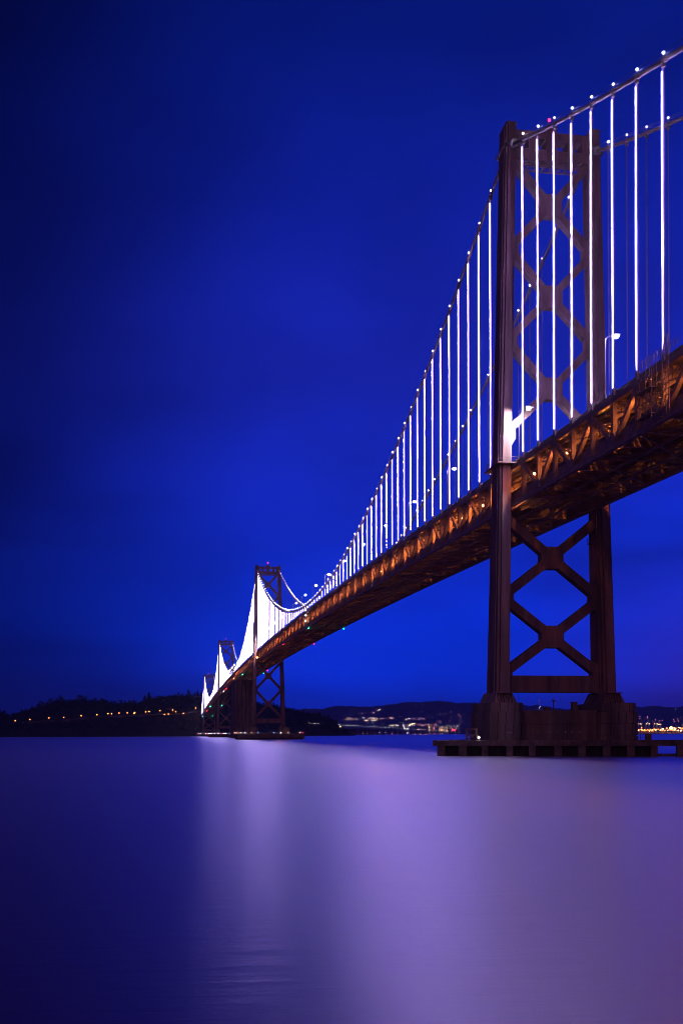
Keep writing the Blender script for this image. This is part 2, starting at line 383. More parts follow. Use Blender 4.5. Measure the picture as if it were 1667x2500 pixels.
    for i in range(len(upx) - 1):
        panel(upx[i], upx[i + 1], 2.0, 1.75)
        lgus(upx[i + 1], 2.0)
    for i in range(len(lowx) - 1):
        panel(lowx[i], lowx[i + 1], 2.5, 2.05)
        lgus(lowx[i + 1], 2.5)
    # bottom strut with haunches
    a, bz = zstrut; st = MB(); y = yc(a) - .4
    st.prism([(x0 - 1.45, yy, z) for yy, z in ((-y, bz), (-y, a - 1.), (-y + 2.3, a), (y - 2.3, a), (y, a - 1.), (y, bz))],
             [(x0 + 1.45, yy, z) for yy, z in ((-y, bz), (-y, a - 1.), (-y + 2.3, a), (y - 2.3, a), (y, a - 1.), (y, bz))])
    S_ = st.build('bottom_strut', STEEL, T)
    st = MB(); st.box(x0 - 1.50, x0 - 1.46, -y + 3, y - 3, (a + bz) / 2 - .12, (a + bz) / 2 + .12)
    for k in (-4, 0, 4): st.box(x0 - 1.52, x0 - 1.455, k - .12, k + .12, a + .05, bz - .05)
    tag(st.build('stiffener', STEEL, S_), kind='stuff')
    # portal strut: solid girder, vierendeel openings, lattice under it
    zt = ztop - .5; P = MB()
    yin = 9.0
    P.box(x0 - 1.6, x0 + 1.6, -yin, yin, zt - 6.6, zt - 4.6)          # girder
    P.box(x0 - 1.7, x0 + 1.7, -yin, yin, zt - 4.6, zt - 4.25)         # ledge
    P.box(x0 - 1.5, x0 + 1.5, -yin, yin, zt - 1.7, zt)                # top beam
    for k in (-8.3, -4.75, 0, 4.75, 8.3):
        hw = 1.35 if k == 0 else .85
        P.box(x0 - 1.55, x0 + 1.55, k - hw, k + hw, zt - 4.25, zt - 1.7)
    P.box(x0 - 1.55, x0 + 1.55, -1.35, 1.35, zt, zt + 1.5)
    ps = P.build('portal_strut', STEEL, T)
    P = MB()
    for xx in (-1.3, 1.3):
        P.box(x0 + xx - .12, x0 + xx + .12, -7.4, 7.4, zt - 8.0, zt - 7.75)
        for k in range(8):
            y0_, y1_ = -7.2 + k * 1.8, -5.4 + k * 1.8
            P.bar((x0 + xx, y0_, zt - 6.6), (x0 + xx, y1_, zt - 7.9), .14, .14); P.bar((x0 + xx, y1_, zt - 6.6), (x0 + xx, y0_, zt - 7.9), .12, .12)
    for k in range(9): P.box(x0 - 1.3, x0 + 1.3, -7.3 + k * 1.8, -7.1 + k * 1.8, zt - 8.0, zt - 7.8)
    tag(P.build('portal_lattice', STEEL, ps), kind='stuff')
    return T
tower(0., 145.2, 141.5, 11.8, [138.6, 117.4, 96., 74.4], [55., 36.4, 18.2], (14.3, 18.2), 'nearest tower, tall and purple brown with its foot floodlit', 13.0, 4.7, True)
tower(704., 156.3, 152.6, 10.9, [150., 129.5, 108., 87.], [69.8, 44.8, 19.], (14.6, 18.8), None, 13.4, 4.9, False)
tower(1412., 152.2, 149., 10.5, [145., 126.2, 106., 85.], [66., 42., 18.], (14., 17.6), None, 13.2, 4.9, False)
tower(2116., 138.8, 135.5, 10., [132., 113.5, 94., 72.], [51., 33., 16.], (12.5, 15.5), None, 13., 4.7, False)
# inspection platform and ladder on the near tower's far leg
twr = [o for o in bridge.children if o.name == 'tower'][0]
p = MB(); p.box(-5.5, -3.2, -9.6, -7.6, 48.6, 48.75)
for i in (-5.4, -4.3, -3.3):
    for j in (-9.5, -7.7): p.bar((i, j, 48.7), (i, j, 50.0), .08, .08)
for h in (49.3, 50.0):
    p.bar((-5.4, -7.7, h), (-3.3, -7.7, h), .07, .07, (0, 1, 0)); p.bar((-5.4, -9.5, h), (-3.3, -9.5, h), .07, .07, (0, 1, 0)); p.bar((-5.4, -9.5, h), (-5.4, -7.7, h), .07, .07)
p.build('inspection_platform', STEEL, twr)
p = MB()
for j in (-9.9, -9.3): p.bar((-4.6, j, 46.), (-4.6, j, 56.5), .1, .1)
for k in range(20): p.bar((-4.6, -9.9, 46.3 + k * .5), (-4.6, -9.3, 46.3 + k * .5), .06, .06)
p.build('ladder', STEEL, twr)

# --- deck spans
def perf_diag(a, b, wd, hd, y):
    """laced diagonal: two flanges with a perforated cover plate between them (oval hand holes)"""
    q = MB(); a = np.array(a, float); b = np.array(b, float); d = b - a; l = np.linalg.norm(d); d /= l
    n = np.cross(d, (0, 1, 0)); n /= np.linalg.norm(n)
    for s in (-1, 1): q.bar(a + n * s * wd * .36, b + n * s * wd * .36, hd, wd * .28, (0, 1, 0))
    k = max(3, int(l / 1.15)); e = l / k
    for i in range(k + 1):
        c = a + d * min(max(i * e, .3), l - .3); q.bar(c - d * .32, c + d * .32, hd * .9, wd * .5, (0, 1, 0))
    return q
def chord(q, xs, y0, y1, za, zb):
    for a, b in zip(xs[:-1], xs[1:]):
        q.hexa([(a, y0, zd(a) + za), (b, y0, zd(b) + za), (b, y1, zd(b) + za), (a, y1, zd(a) + za)], [(a, y0, zd(a) + zb), (b, y0, zd(b) + zb), (b, y1, zd(b) + zb), (a, y1, zd(a) + zb)])
def deck_span(nm, nodes, x0, x1):
    D = link('deck_span', None, bridge, ((x0 + x1) / 2, 0, 0))
    nodes = sorted(nodes); xs = [x0 + .0] + nodes + [x1]
    nearspan = nm in ('west', 'main')
    for sgn in (1, -1):
        lo, hi = sorted((sgn * (YC - .42), sgn * (YC + .42)))
        q = MB(); chord(q, xs, lo, hi, -2.0, -.95); q.build('top_chord', TRUSS, D)
        q = MB(); chord(q, xs, lo, hi, -10.3, -9.45); bc = q.build('bottom_chord', TRUSS, D)
        lo, hi = sorted((sgn * 9.75, sgn * 9.95))
        q = MB(); chord(q, xs, lo, hi, -.95, .02); q.build('barrier', SLAB, D)
        lo, hi = sorted((sgn * 8.85, sgn * 9.05))
        q = MB(); chord(q, xs, lo, hi, -7.1, -6.25); q.build('lower_barrier', SLAB, D)
        lo, hi = sorted((sgn * 9.3, sgn * 9.615))
        q = MB(); chord(q, xs, lo, hi, -9.6, -7.36); q.build('edge_stringer', TRUSS, D)
        V = MB(); G = MB(); Dg = MB()
        order = list(reversed(nodes)) if nm == 'west' else nodes
        for i, x in enumerate(order):
            z = zd(x); det = nearspan and sgn > 0
            q = MB() if det else V
            for s in (-1, 1): q.box(x + s * .30 - .07, x + s * .30 + .07, sgn * YC - .40, sgn * YC + .40, z - 9.5, z - 1.95)
            q.box(x - .24, x + .24, sgn * YC - .05, sgn * YC + .05, z - 9.5, z - 1.95)
            if det: q.build('truss_vertical', TRUSS, D)
            # gusset plates where the diagonals meet
            if i % 2 == 1:
                for s in (-.47, .47): G.prism([(x + a, sgn * YC + s - .02, z + c) for a, c in ((-1.5, -9.6), (1.5, -9.6), (.75, -7.6), (-.75, -7.6))], [(x + a, sgn * YC + s + .02, z + c) for a, c in ((-1.5, -9.6), (1.5, -9.6), (.75, -7.6), (-.75, -7.6))])
            else:
                for s in (-.47, .47): G.prism([(x + a, sgn * YC + s - .02, z + c) for a, c in ((-1.3, -1.6), (-.7, -3.4), (.7, -3.4), (1.3, -1.6))], [(x + a, sgn * YC + s + .02, z + c) for a, c in ((-1.3, -1.6), (-.7, -3.4), (.7, -3.4), (1.3, -1.6))])
            if i + 1 < len(order):
                x2 = order[i + 1]; z2 = zd(x2)
                a, b_ = ((x, sgn * YC, z - 1.9), (x2, sgn * YC, z2 - 9.5)) if i % 2 == 0 else ((x, sgn * YC, z - 9.5), (x2, sgn * YC, z2 - 1.9))
                if det: perf_diag(a, b_, .85, .72, sgn).build('truss_diagonal', TRUSS, D)
                else: Dg.bar(a, b_, .72, .8, (0, 1, 0))
        if V.v: tag(V.build('truss_vertical', TRUSS, D), kind='stuff')
        if Dg.v: tag(Dg.build('truss_diagonal', TRUSS, D), kind='stuff')
        tag(G.build('gusset_plate', TRUSS, bc), kind='stuff')
    q = MB(); chord(q, xs, -9.7, 9.7, -1.30, -.98); q.build('upper_deck_slab', SLAB, D)
    for ya, yb in ((-9.62, -8.75), (8.75, 9.62)):
        q = MB(); chord(q, xs, ya, yb, -7.34, -7.12); q.build('lower_deck_kerb', SLAB, D)
    q = MB()                                            # lower deck in strips, gaps added so lamplight reaches the underside
    for i_ in range(28): chord(q, xs, -8.75 + .625 * i_ + .085, -8.75 + .625 * (i_ + 1) - .085, -7.20, -7.12)
    tag(q.build('lower_deck_strips', SLAB, D), kind='stuff')
    for y in (-7.5, -5, -2.5, 0, 2.5, 5, 7.5):
        q = MB(); chord(q, xs, y - .16, y + .16, -2.05, -1.32); q.build('upper_stringer', TRUSS, D)
        if y == 0: continue
        q = MB(); chord(q, xs, y - .16, y + .16, -8.2, -7.42); q.build('lower_stringer', TRUSS, D)
    # floor beams with stiffeners
    fb = None
    far_fb = MB()
    for i, x in enumerate(nodes):
        z = zd(x); q = MB()
        q.box(x - .05, x + .05, -9.6, 9.6, z - 3.55, z - 1.33); q.box(x - .28, x + .28, -9.6, 9.6, z - 3.62, z - 3.54)
        for k in range(-6, 7): q.box(x - .26, x + .26, k * 1.45 - .03, k * 1.45 + .03, z - 3.54, z - 1.34)
        for sg in (-1, 1): q.prism([(x - .04, sg * a, z + c) for a, c in ((9.6, -3.5), (9.6, -4.9), (7.2, -3.5))], [(x + .04, sg * a, z + c) for a, c in ((9.6, -3.5), (9.6, -4.9), (7.2, -3.5))])
        r_ = MB()
        r_.box(x - .06, x + .06, -9.6, 9.6, z - 9.75, z - 7.43); r_.box(x - .34, x + .34, -9.6, 9.6, z - 9.83, z - 9.74); r_.box(x - .3, x + .3, -9.6, 9.6, z - 8.62, z - 8.52)
        if nearspan and x < 420:
            q.build('upper_floor_beam', TRUSS, D); r_.build('lower_floor_beam', TRUSS, D)
        else: far_fb.add(q.v, q.f); far_fb.add(r_.v, r_.f)
    if far_fb.v: tag(far_fb.build('floor_beam', TRUSS, D), kind='stuff')
    lb = MB()
    for i in range(0, len(nodes) - 2, 2):
        a, b_ = nodes[i], nodes[i + 2]
        for s in (-1, 1): lb.bar((a, -9.6 * s, zd(a) - 10.02), (b_, 9.6 * s, zd(b_) - 10.02), .35, .3, (0, 1, 0))
    for y in (-3.2, 3.2): chord(lb, xs, y - .2, y + .2, -10.35, -9.95)
    tag(lb.build('lateral_bracing', TRUSS, D), kind='stuff')
    # lateral struts and pipes under the upper floor
    q = MB()
    for a, b_ in zip(nodes[:-1], nodes[1:]):
        if nearspan and a < 420:
            for y0_, y1_ in ((9.3, 4.6), (4.6, 9.3)): q.bar((a, y0_, zd(a) - 3.75), (b_, y1_, zd(b_) - 3.75), .16, .16, (0, 0, 1))
            q.bar((a, 9.45, zd(a) - 5.2), (b_, 9.45, zd(b_) - 3.9), .12, .12, (0, 1, 0))
    if q.v: tag(q.build('upper_lateral_bracing', TRUSS, D), kind='stuff')
    # conduit along the near truss
    if nearspan:
        q = MB(); q.tube([(x, 9.55, zd(x) - 3.05) for x in xs], .07, 5); q.tube([(x, 9.55, zd(x) - 2.7) for x in xs], .05, 4); tag(q.build('conduit', POLE, D), kind='stuff')
deck_span('west', WEST, WEST[-1] - 3, -.02)
deck_span('main', MAIN, .02, 703.98)
deck_span('s3', S3, 704.02, 1057.98)
deck_span('s4', S4, 1058.02, 1411.98)
deck_span('s5', S5, 1412.02, 2115.98)
deck_span('s6', S6, 2116.02, 2470.)

# --- lamps between the decks
lm = MB(); lm.box(-.45, .45, -.25, .25, .12, .35); lm.bar((0, 0, .3), (0, 0, .75), .08, .08)
hm = lm.mesh('lamp_housing', POLE); lm = MB(); lm.ball((0, 0, 0), .20, 8, 4, -1, .6); bm_ = lm.mesh('lamp_bulb', SODIUM)
k = 0; pos = []
x = -162.
while x < 2460:
    for y in (7.6, -7.6):
        if all(abs(x - t_) > 5 for t_ in TX): pos.append((x, y))
    x += 19. if x < 1050 else 38.
for x, y in pos:
    row = [p_[0] for p_ in pos if p_[1] == y]; kk = row.index(x) + 1 - sum(1 for p_ in row if p_ < 0)
    lab_ = f'orange lamp under the upper deck, {"near" if y > 0 else "far"} row, ' + (f'{nth(kk)} beyond the near tower' if kk > 0 else f'{nth(1 - kk)} before the near tower')
    o = thing('deck_lamp', (x, y, zd(x) - 4.25), lab_, 'deck lamp', 'orange lamps between the two decks')
    link('housing', hm, o); link('bulb', bm_, o)

# --- street lamps on the upper deck, north edge
lm = MB(); lm.tube([(0, 0, 0), (0, 0, 10.4)], .11, 6); lm.box(-.2, .2, -.2, .2, -.4, .4); pole_m = lm.mesh('street_lamp_pole', POLE)
lm = MB(); lm.tube([(0, 0, 10.2), (0, -.5, 10.8), (0, -1.6, 11.15)], .07, 6); arm_m = lm.mesh('street_lamp_arm', POLE)
lm = MB(); lm.box(-.48, .48, -2.65, -1.55, 11.1, 11.32); head_m = lm.mesh('street_lamp_head', POLE)
lm = MB(); lm.ball((0, -2.1, 11.1), .47, 10, 4, -1, 0); lens_m = lm.mesh('street_lamp_lens', STREET); lm = MB(); lm.ball((0, -2.1, 11.22), .5, 12, 4, -1, -.25); lens_b = lm.mesh('street_lamp_lens', STREETB); lm = MB(); lm.box(-1., 1., -3.1, -1.4, 11.1, 11.34); head_b = lm.mesh('street_lamp_head', POLE)
lm = MB(); lm.box(-.62, -.56, -2.7, -1.5, 10.35, 11.1); lm.box(-.62, .5, -1.5, -1.45, 10.35, 11.1); shield_m = lm.mesh('street_lamp_added_shield', POLE)  # plates added to block the strong lens towards the water
lm = MB(); lm.ball((-.66, -2.1, 10.9), .3, 8, 4, -1, .6); lens_o = lm.mesh('street_lamp_added_lens', STREET)  # added lens, glows in place of the blocked strong one
lx = [-55, -8, 53, 101.3, 147.1, 192, 240, 287.5, 333.3, 378.8, 424.3, 467.4, 512, 558, 604, 650, 690] + [735 + 47 * i for i in range(37)]
for i, x in enumerate(lx):
    lab = ['bright white street lamp before the near tower, above the right part of the deck', 'bright white street lamp close to the floodlit foot of the near tower'][i] if i < 2 else f'white street lamp on the bridge deck, {nth(i - 1)} beyond the near tower'
    o = thing('street_lamp', (x, 10.45, zd(x) - .1), lab, 'street lamp', 'street lamps along the upper deck')
    link('pole', pole_m, o); link('arm', arm_m, o); h = link('lamp_head', head_b if i in (1, 16) else head_m, o); link('lens', lens_b if i in (1, 16) else lens_m, h)
    if i in (1, 16): link('added_shield', shield_m, h); link('added_lens', lens_o, h)

# --- cable lamps above every hanger
lm = MB(); lm.ball((0, 0, 1.35), .18, 8, 5); bulb_m = [lm.mesh('cable_lamp_bulb', m_) for m_ in (CLAMP, emit('cable lamp soft', (1., .8, .95), 9.), emit('cable lamp bright', (1., .95, 1.), 60.))]
lm = MB(); lm.tube([(0, 0, .3), (0, 0, 1.25)], .06, 4); post_m = lm.mesh('cable_lamp_post', POLE)
rest = MB(); ncl = 0
SPAN = {'west': 'before the near tower', 'main': 'between the two nearest towers', 's3': 'just past the second tower', 's4': 'before the third tower', 's5': 'past the third tower', 's6': 'past the last tower'}
for nm, xs in NODES:
    for i, x in enumerate(xs):
        for sgn in (1, -1):
            if nm == 'west' and x < -110: continue
            if nm in ('west', 'main') or (nm in ('s3', 's4') and sgn > 0) or (nm == 's5' and sgn > 0 and i < 60):
                o = thing('cable_lamp', (x, YC * sgn, zc(x)), f'small white lamp on the {"near" if sgn > 0 else "far"} cable {SPAN[nm]}, above its {nth(i + 1)} hanger', 'cable lamp', 'white lamps along the main cables')
                link('post', post_m, o); link('bulb', random.choice(bulb_m), o); ncl += 1
            else: rest.ball((x, YC * sgn, zc(x) + 1.35), .20, 6, 3)
tag(rest.build('cable_lamps', CLAMP), 'white lamps along the far stretches of both main cables', 'cable lamp', kind='stuff')

# --- red beacons on the tower tops
for i, (x, z) in enumerate(((0., 146.2), (704., 157.3), (1412., 153.2), (2116., 139.8))):
    o = thing('beacon', (x, 0, z), f'red beacon on a short frame on top of the {["nearest", "second", "third", "farthest"][i]} bridge tower', 'beacon', 'red beacons on the towers')
    q = MB(); q.bar((x, -.8, z), (x, -.25, z + 1.9), .1, .1); q.bar((x, .8, z), (x, .25, z + 1.9), .1, .1); q.bar((x, -.8, z + .9), (x, .8, z + .9), .08, .08); q.build('frame', STEEL, o)
    q = MB(); q.ball((x, 0, z + 2.3), .36 if i < 1 else .6, 8, 5); q.build('lamp', REDL, o)

# ------------------------------------------------------------------ piers, fenders, anchorage
def course_block(name, parent, cx, cyy, hx, hy, ch, zs, cuts=(1.,), ins=.30):
    """stack of cast courses: each course split into wall panels, joints recessed, corners chamfered"""
    def poly(ya, yb, e=0.):
        X, Y = hx - e, hy - e
        def xx(y): a = abs(y); return X if a <= Y - ch else X - (a - (Y - ch))
        ys = sorted({max(-Y, ya), min(Y, yb)} | {y for y in (-Y + ch, Y - ch) if ya < y < yb})
        return [(cx - xx(y), cyy + y) for y in ys] + [(cx + xx(y), cyy + y) for y in reversed(ys)]
    for a, b_ in zip(zs[:-1], zs[1:]):
        q = MB(); p = poly(-hy, hy, ins); q.prism([(x, y, a - .02) for x, y in p], [(x, y, b_ - .02) for x, y in p]); q.build('joint_core', CONC, parent)
        ed = [-hy] + [lerp(-hy, hy, f) + random.uniform(-.25, .25) for f in cuts if 0 < f < 1] + [hy]
        for ya, yb in zip(ed[:-1], ed[1:]):
            p = poly(ya + .1, yb - .1, random.uniform(0, .08)); q = MB(); q.prism([(x, y, a + .11) for x, y in p], [(x, y, b_ - .11) for x, y in p]); q.build(name, CONC, parent)
PIERN = ['wide', 'second', 'third', 'farthest']
def pier(x0, ztop, zmid, label, detail):
    P = thing('pier', (x0, 0, 0), label, 'bridge pier', 'concrete piers under the towers')
    for sgn in (1, -1):
        B = link('pedestal', None, P, (0, sgn * 14.2, 0)); pc, ph = (13.15, 4.25) if sgn > 0 else (-13.5, 4.6)
        if detail: course_block('concrete_panel', B, x0, pc, 9., ph, 1.5, [-2., 4.2, 6.9, 9.7], (.2, .4, .62, .82)); course_block('concrete_panel', B, x0, pc, 8.7, ph - .35, 1.5, [9.7, ztop], (.3, .55, .8))
        else: course_block('concrete_course', B, x0, sgn * 14.2, 8.5, 4.6, 1.6, [-2., 5., ztop])
    W_ = link('connecting_wall', None, P, (0, 0, 0))
    q = MB(); zz = [-2., 4.2, 6.9, zmid] if detail else [-2., zmid - 3]
    for a, b_ in zip(zz[:-1], zz[1:]):
        q = MB(); q.box(x0 - 5., x0 + 5., -9.2, 9.2, a + .05, b_ - .06); q.box(x0 - 4.8, x0 + 4.8, -9.2, 9.2, a - .02, a + .06); q.build('concrete_course', CONC, W_)
    return P
pier(0., 11.75, 10.1, 'wide dark concrete pier with two stepped pedestals under the nearest tower', True)
pier(704., 10.9, 9., 'pale concrete pier with two blocks under the second tower', False)
pier(1412., 10.4, 8., 'small concrete pier under the third tower', False)
pier(2116., 9.9, 7., 'small concrete pier under the farthest tower', False)

# near fender: a concrete deck on posts round the pier
FA, FB = np.array((-17.5, 32.4)), np.array((-35.5, -14.)); dv = (FB - FA) / np.linalg.norm(FB - FA); nv = np.array((-dv[1], dv[0]))
if nv[0] < 0: nv = -nv                                      # nv points away from the camera
L_ = 96.
fen = thing('pier_fender', (FA[0], FA[1], 0), 'long low concrete fender on square posts around the nearest pier', 'fender')
def fp(s, d, z): p_ = FA + dv * s + nv * d; return (p_[0], p_[1], z)
s = -.6
k = 0
while s < L_:
    e = min(s + 6.1, L_); q = MB()
    q.hexa([fp(s + .03, 0, 2.15), fp(e - .03, 0, 2.15), fp(e - .03, 3.6, 2.15), fp(s + .03, 3.6, 2.15)], [fp(s + .03, 0, 3.35 + random.uniform(-.04, .04)), fp(e - .03, 0, 3.35), fp(e - .03, 3.6, 3.35), fp(s + .03, 3.6, 3.35)])
    q.build('deck_slab', WOOD, fen); s = e
s = .3
while s < L_:
    wv = random.uniform(1.25, 1.75); q = MB()
    q.hexa([fp(s, .25, -2), fp(s + wv, .25, -2), fp(s + wv, 1.9, -2), fp(s, 1.9, -2)], [fp(s, .25, 2.15), fp(s + wv, .25, 2.15), fp(s + wv, 1.9, 2.15), fp(s, 1.9, 2.15)])
    q.build('post', WOOD, fen); s += 4.85 + random.uniform(-.35, .35)
for a, b_ in ((0., 44.3),):                                  # timber backing behind the posts, bay shade put into its colour
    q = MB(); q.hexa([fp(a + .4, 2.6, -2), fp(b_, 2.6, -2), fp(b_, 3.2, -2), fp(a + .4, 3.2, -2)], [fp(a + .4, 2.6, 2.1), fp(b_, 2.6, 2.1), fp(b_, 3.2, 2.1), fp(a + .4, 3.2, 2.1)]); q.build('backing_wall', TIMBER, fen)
q = MB(); q.hexa([fp(44.6, 2.2, -1), fp(L_, 2.2, -1), fp(L_, 2.7, -1), fp(44.6, 2.7, -1)], [fp(44.6, 2.2, .55), fp(L_, 2.2, .55), fp(L_, 2.7, .55), fp(44.6, 2.7, .55)]); q.build('waler', WOOD, fen)
q = MB(); q.hexa([fp(-.5, 3.6, 2.2), fp(3.4, 3.6, 2.2), fp(3.4, 42, 2.2), fp(-.5, 42, 2.2)], [fp(-.5, 3.6, 3.3), fp(3.4, 3.6, 3.3), fp(3.4, 42, 3.3), fp(-.5, 42, 3.3)]); q.build('return_slab', WOOD, fen)
for d in range(5, 42, 5):
    q = MB(); q.hexa([fp(0, d, -2), fp(1.4, d, -2), fp(1.4, d + 1.3, -2), fp(0, d + 1.3, -2)], [fp(0, d, 2.2), fp(1.4, d, 2.2), fp(1.4, d + 1.3, 2.2), fp(0, d + 1.3, 2.2)]); q.build('post', WOOD, fen)
# railing on the fender
q = MB(); s = 25.
while s < 41: q.bar(fp(s, .5, 3.35), fp(s, .5, 4.25), .05, .05); s += 2.
for h in (3.8, 4.25): q.bar(fp(25, .5, h), fp(39, .5, h), .05, .05, (0, 0, 1))
q.build('railing', STEEL, fen)
# gantry, flood lamp, box
G_ = thing('gantry', fp(6.2, 8, 3.3), 'dark open steel gantry frame standing on the fender beside the pier', 'gantry')
q = MB()
for a in (6.2, 8.2):
    for d in (4, 6.4):
        q.bar(fp(a, d, 3.3), fp(a, d, 5.75), .22, .22)
for a in (6.2, 8.2): q.bar(fp(a, 4, 3.5), fp(a, 6.4, 5.6), .1, .1); 
for d in (4, 6.4): q.bar(fp(6.2, d, 3.4), fp(8.2, d, 4.6), .12, .12); q.bar(fp(8.2, d, 3.4), fp(6.2, d, 4.6), .12, .12); q.bar(fp(6.2, d, 4.6), fp(8.2, d, 4.6), .14, .14)
q.build('leg_frame', STEEL, G_)
q = MB()
for d in (4, 6.4): q.bar(fp(6., d, 5.75), fp(8.4, d, 5.75), .26, .26, (0, 0, 1))
for a in (6.2, 8.2): q.bar(fp(a, 4, 5.75), fp(a, 6.4, 5.75), .24, .24, (0, 0, 1))
q.build('crossbeam', STEEL, G_)
q = MB(); q.octa(fp(7.2, 5, 4.2), .45, .5); q.build('hoist', STEEL, G_)
o = thing('flood_lamp', fp(8.9, 3.8, 3.35), 'bright white lamp low on the fender beside the gantry', 'flood lamp')
q = MB(); q.bar(fp(8.9, 3.8, 3.35), fp(8.9, 3.8, 3.8), .1, .1); q.build('stand', POLE, o); q = MB(); q.ball(fp(8.9, 3.7, 3.95), .2, 8, 5); q.build('bulb', emit('fender flood glow', (1., .95, .95), 45.), o)
q = MB(); q.hexa([fp(8.55, 3.5, 3.4), fp(8.6, 3.5, 3.4), fp(8.6, 4.3, 3.4), fp(8.55, 4.3, 3.4)], [fp(8.55, 3.3, 4.5), fp(8.6, 3.3, 4.5), fp(8.6, 4.3, 4.5), fp(8.55, 4.3, 4.5)]); q.build('shield', STEEL, o)  # plate added to keep the lamp's light off the gantry
o = thing('equipment_box', fp(43, 2, 3.35), 'small dark box with rails at the right end of the pier', 'box')
q = MB(); q.hexa([fp(43, 1, 3.35), fp(44.2, 1, 3.35), fp(44.2, 2.4, 3.35), fp(43, 2.4, 3.35)], [fp(43, 1, 4.6), fp(44.2, 1, 4.6), fp(44.2, 2.4, 4.6), fp(43, 2.4, 4.6)]); q.build('body', WOOD, o)
q = MB()
for h in (3.9, 4.4): q.bar(fp(40.8, 1.4, h), fp(43, 1.4, h), .08, .08, (0, 0, 1))
for s in (40.9, 42.): q.bar(fp(s, 1.4, 3.35), fp(s, 1.4, 4.5), .08, .08)
q.build('rail', STEEL, o)
# clutter on top of the pier's connecting wall
def mast(y, z1, nm, lab, cat, x=0., z0=10.05, wv=.16, arm=0):
    o = thing(nm, (x, y, z0), lab, cat); q = MB(); q.bar((x, y, z0), (x, y, z1), wv, wv); q.build('pole', STEEL, o)
    if arm: q = MB(); q.bar((x, y - .9, z1 - .35), (x, y + .4, z1 - .1), .12, .12); q.box(x - .2, x + .2, y - .35, y + .25, z1 - .1, z1 + .15); q.build('arm', STEEL, o)
mast(-.55, 12.5, 'signal_mast', 'thin dark post with a small arm on top of the pier wall', 'mast', arm=1)
mast(8.1, 14.2, 'thin_rod', 'thin upright rod beside the left leg foot of the pier', 'rod', 0, 10.05, .1)
mast(-9.8, 14.2, 'thin_rod', 'thin upright rod beside the right leg foot of the pier', 'rod', 0, 11.6, .1)
o = thing('cabinet', (0, -5.65, 10.05), 'tall narrow pale cabinet standing on the pier wall', 'cabinet'); q = MB(); q.box(-.7, .7, -6.2, -5.1, 10.05, 12.05); q.build('body', CONC, o); q = MB(); q.box(-.8, .8, -6.28, -5.02, 12.05, 12.16); q.build('lid', STEEL, o)
o = thing('winch_box', (0, 1., 10.05), 'low dark machine box on the pier wall left of the mast', 'machine'); q = MB(); q.box(-.7, .7, .4, 1.6, 10.05, 10.75); q.build('body', STEEL, o); q = MB(); q.tube([(0, .7, 10.8), (0, 1.3, 10.8)], .25, 8); q.build('drum', STEEL, o)
o = thing('hoop_ladder', (0, -8.8, 11.7), 'short hooped ladder standing on the right pedestal of the pier', 'ladder'); q = MB()
for y in (-9.15, -8.45): q.bar((-1, y, 11.7), (-1, y, 13.0), .08, .08)
for z in (12., 12.4, 12.8): q.bar((-1, -9.15, z), (-1, -8.45, z), .06, .06)
q.build('rail', STEEL, o)
# small lights along the pier foot
for i, s in enumerate((14.6, 15., 15.35, 15.7, 19.1, 20.2, 21.1, 22.9, 23.6, 25.4, 27., 28.3, 29.9, 30.6)):
    p_ = FA + dv * s + nv * 6.; o = thing('marker_light', (p_[0], p_[1], 3.4), f'tiny dim marker light low on the near pier, {nth(i + 1)} from the left', 'marker light', 'tiny lights along the near pier')
    q = MB(); q.octa((p_[0], p_[1], 5.05), .05); q.build('lens', emit('marker glow', (.8, .75, 1.), 1.2) if i == 0 else MATS['marker glow'], o); q = MB(); q.bar((p_[0], p_[1], 3.3), (p_[0], p_[1], 4.98), .03, .03); q.build('post', STEEL, o)

# far fenders with marker lights
def far_fender(x0, x1, hw, ztop, label):
    o = thing('pier_fender', (x0, 0, 0), label, 'fender', 'fenders of the far piers'); q = MB()
    q.box(x0, x1, -hw, hw, 1.6, ztop); q.build('deck_slab', WOOD, o); n = int(hw * 2 / 4)
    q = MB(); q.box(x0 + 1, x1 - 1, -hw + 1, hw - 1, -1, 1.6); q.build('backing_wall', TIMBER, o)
    for k in range(n + 1):
        q = MB(); y = -hw + 1 + (2 * hw - 3) * k / n; q.box(x0 + .2, x0 + 1.4, y, y + 1.2, -1, 1.6); q.build('post', WOOD, o)
far_fender(676, 732, 29.5, 5.0, 'dark fender around the second tower pier with a row of small lights')
far_fender(1385, 1440, 28., 5.0, 'dark fender around the third tower pier')
far_fender(2090, 2140, 27., 5.0, 'dark fender around the farthest tower pier')
cols = {'w': (WHITEL, 'white'), 'r': (REDL, 'red'), 'o': (ORANGEL, 'orange'), 'b': (BLUEL, 'blue')}
FL = [(15, 1653, 'r', 2085), (37, 1655, 'b', 2085), (64, 1655, 'w', 2085), (150, 1655, 'w', 2085), (182, 1645, 'r', 2085), (203, 1650, 'w', 1380), (237, 1648, 'w', 1380), (291, 1648, 'w', 1380), (351, 1648, 'w', 1380), (415, 1638, 'r', 1380), (440, 1642, 'w', 1380), (467, 1640, 'w', 1380), (535, 1640, 'w', 1380), (613, 1641, 'w', 671), (640, 1628, 'r', 671), (656, 1637, 'o', 671), (715, 1633, 'w', 671), (780, 1633, 'w', 671), (885, 1633, 'o', 671), (995, 1633, 'b', 671), (1245, 1632, 'b', 671), (1357, 1633, 'w', 671), (1467, 1632, 'o', 671), (1660, 1628, 'w', 671), (1705, 1626, 'r', 671)]
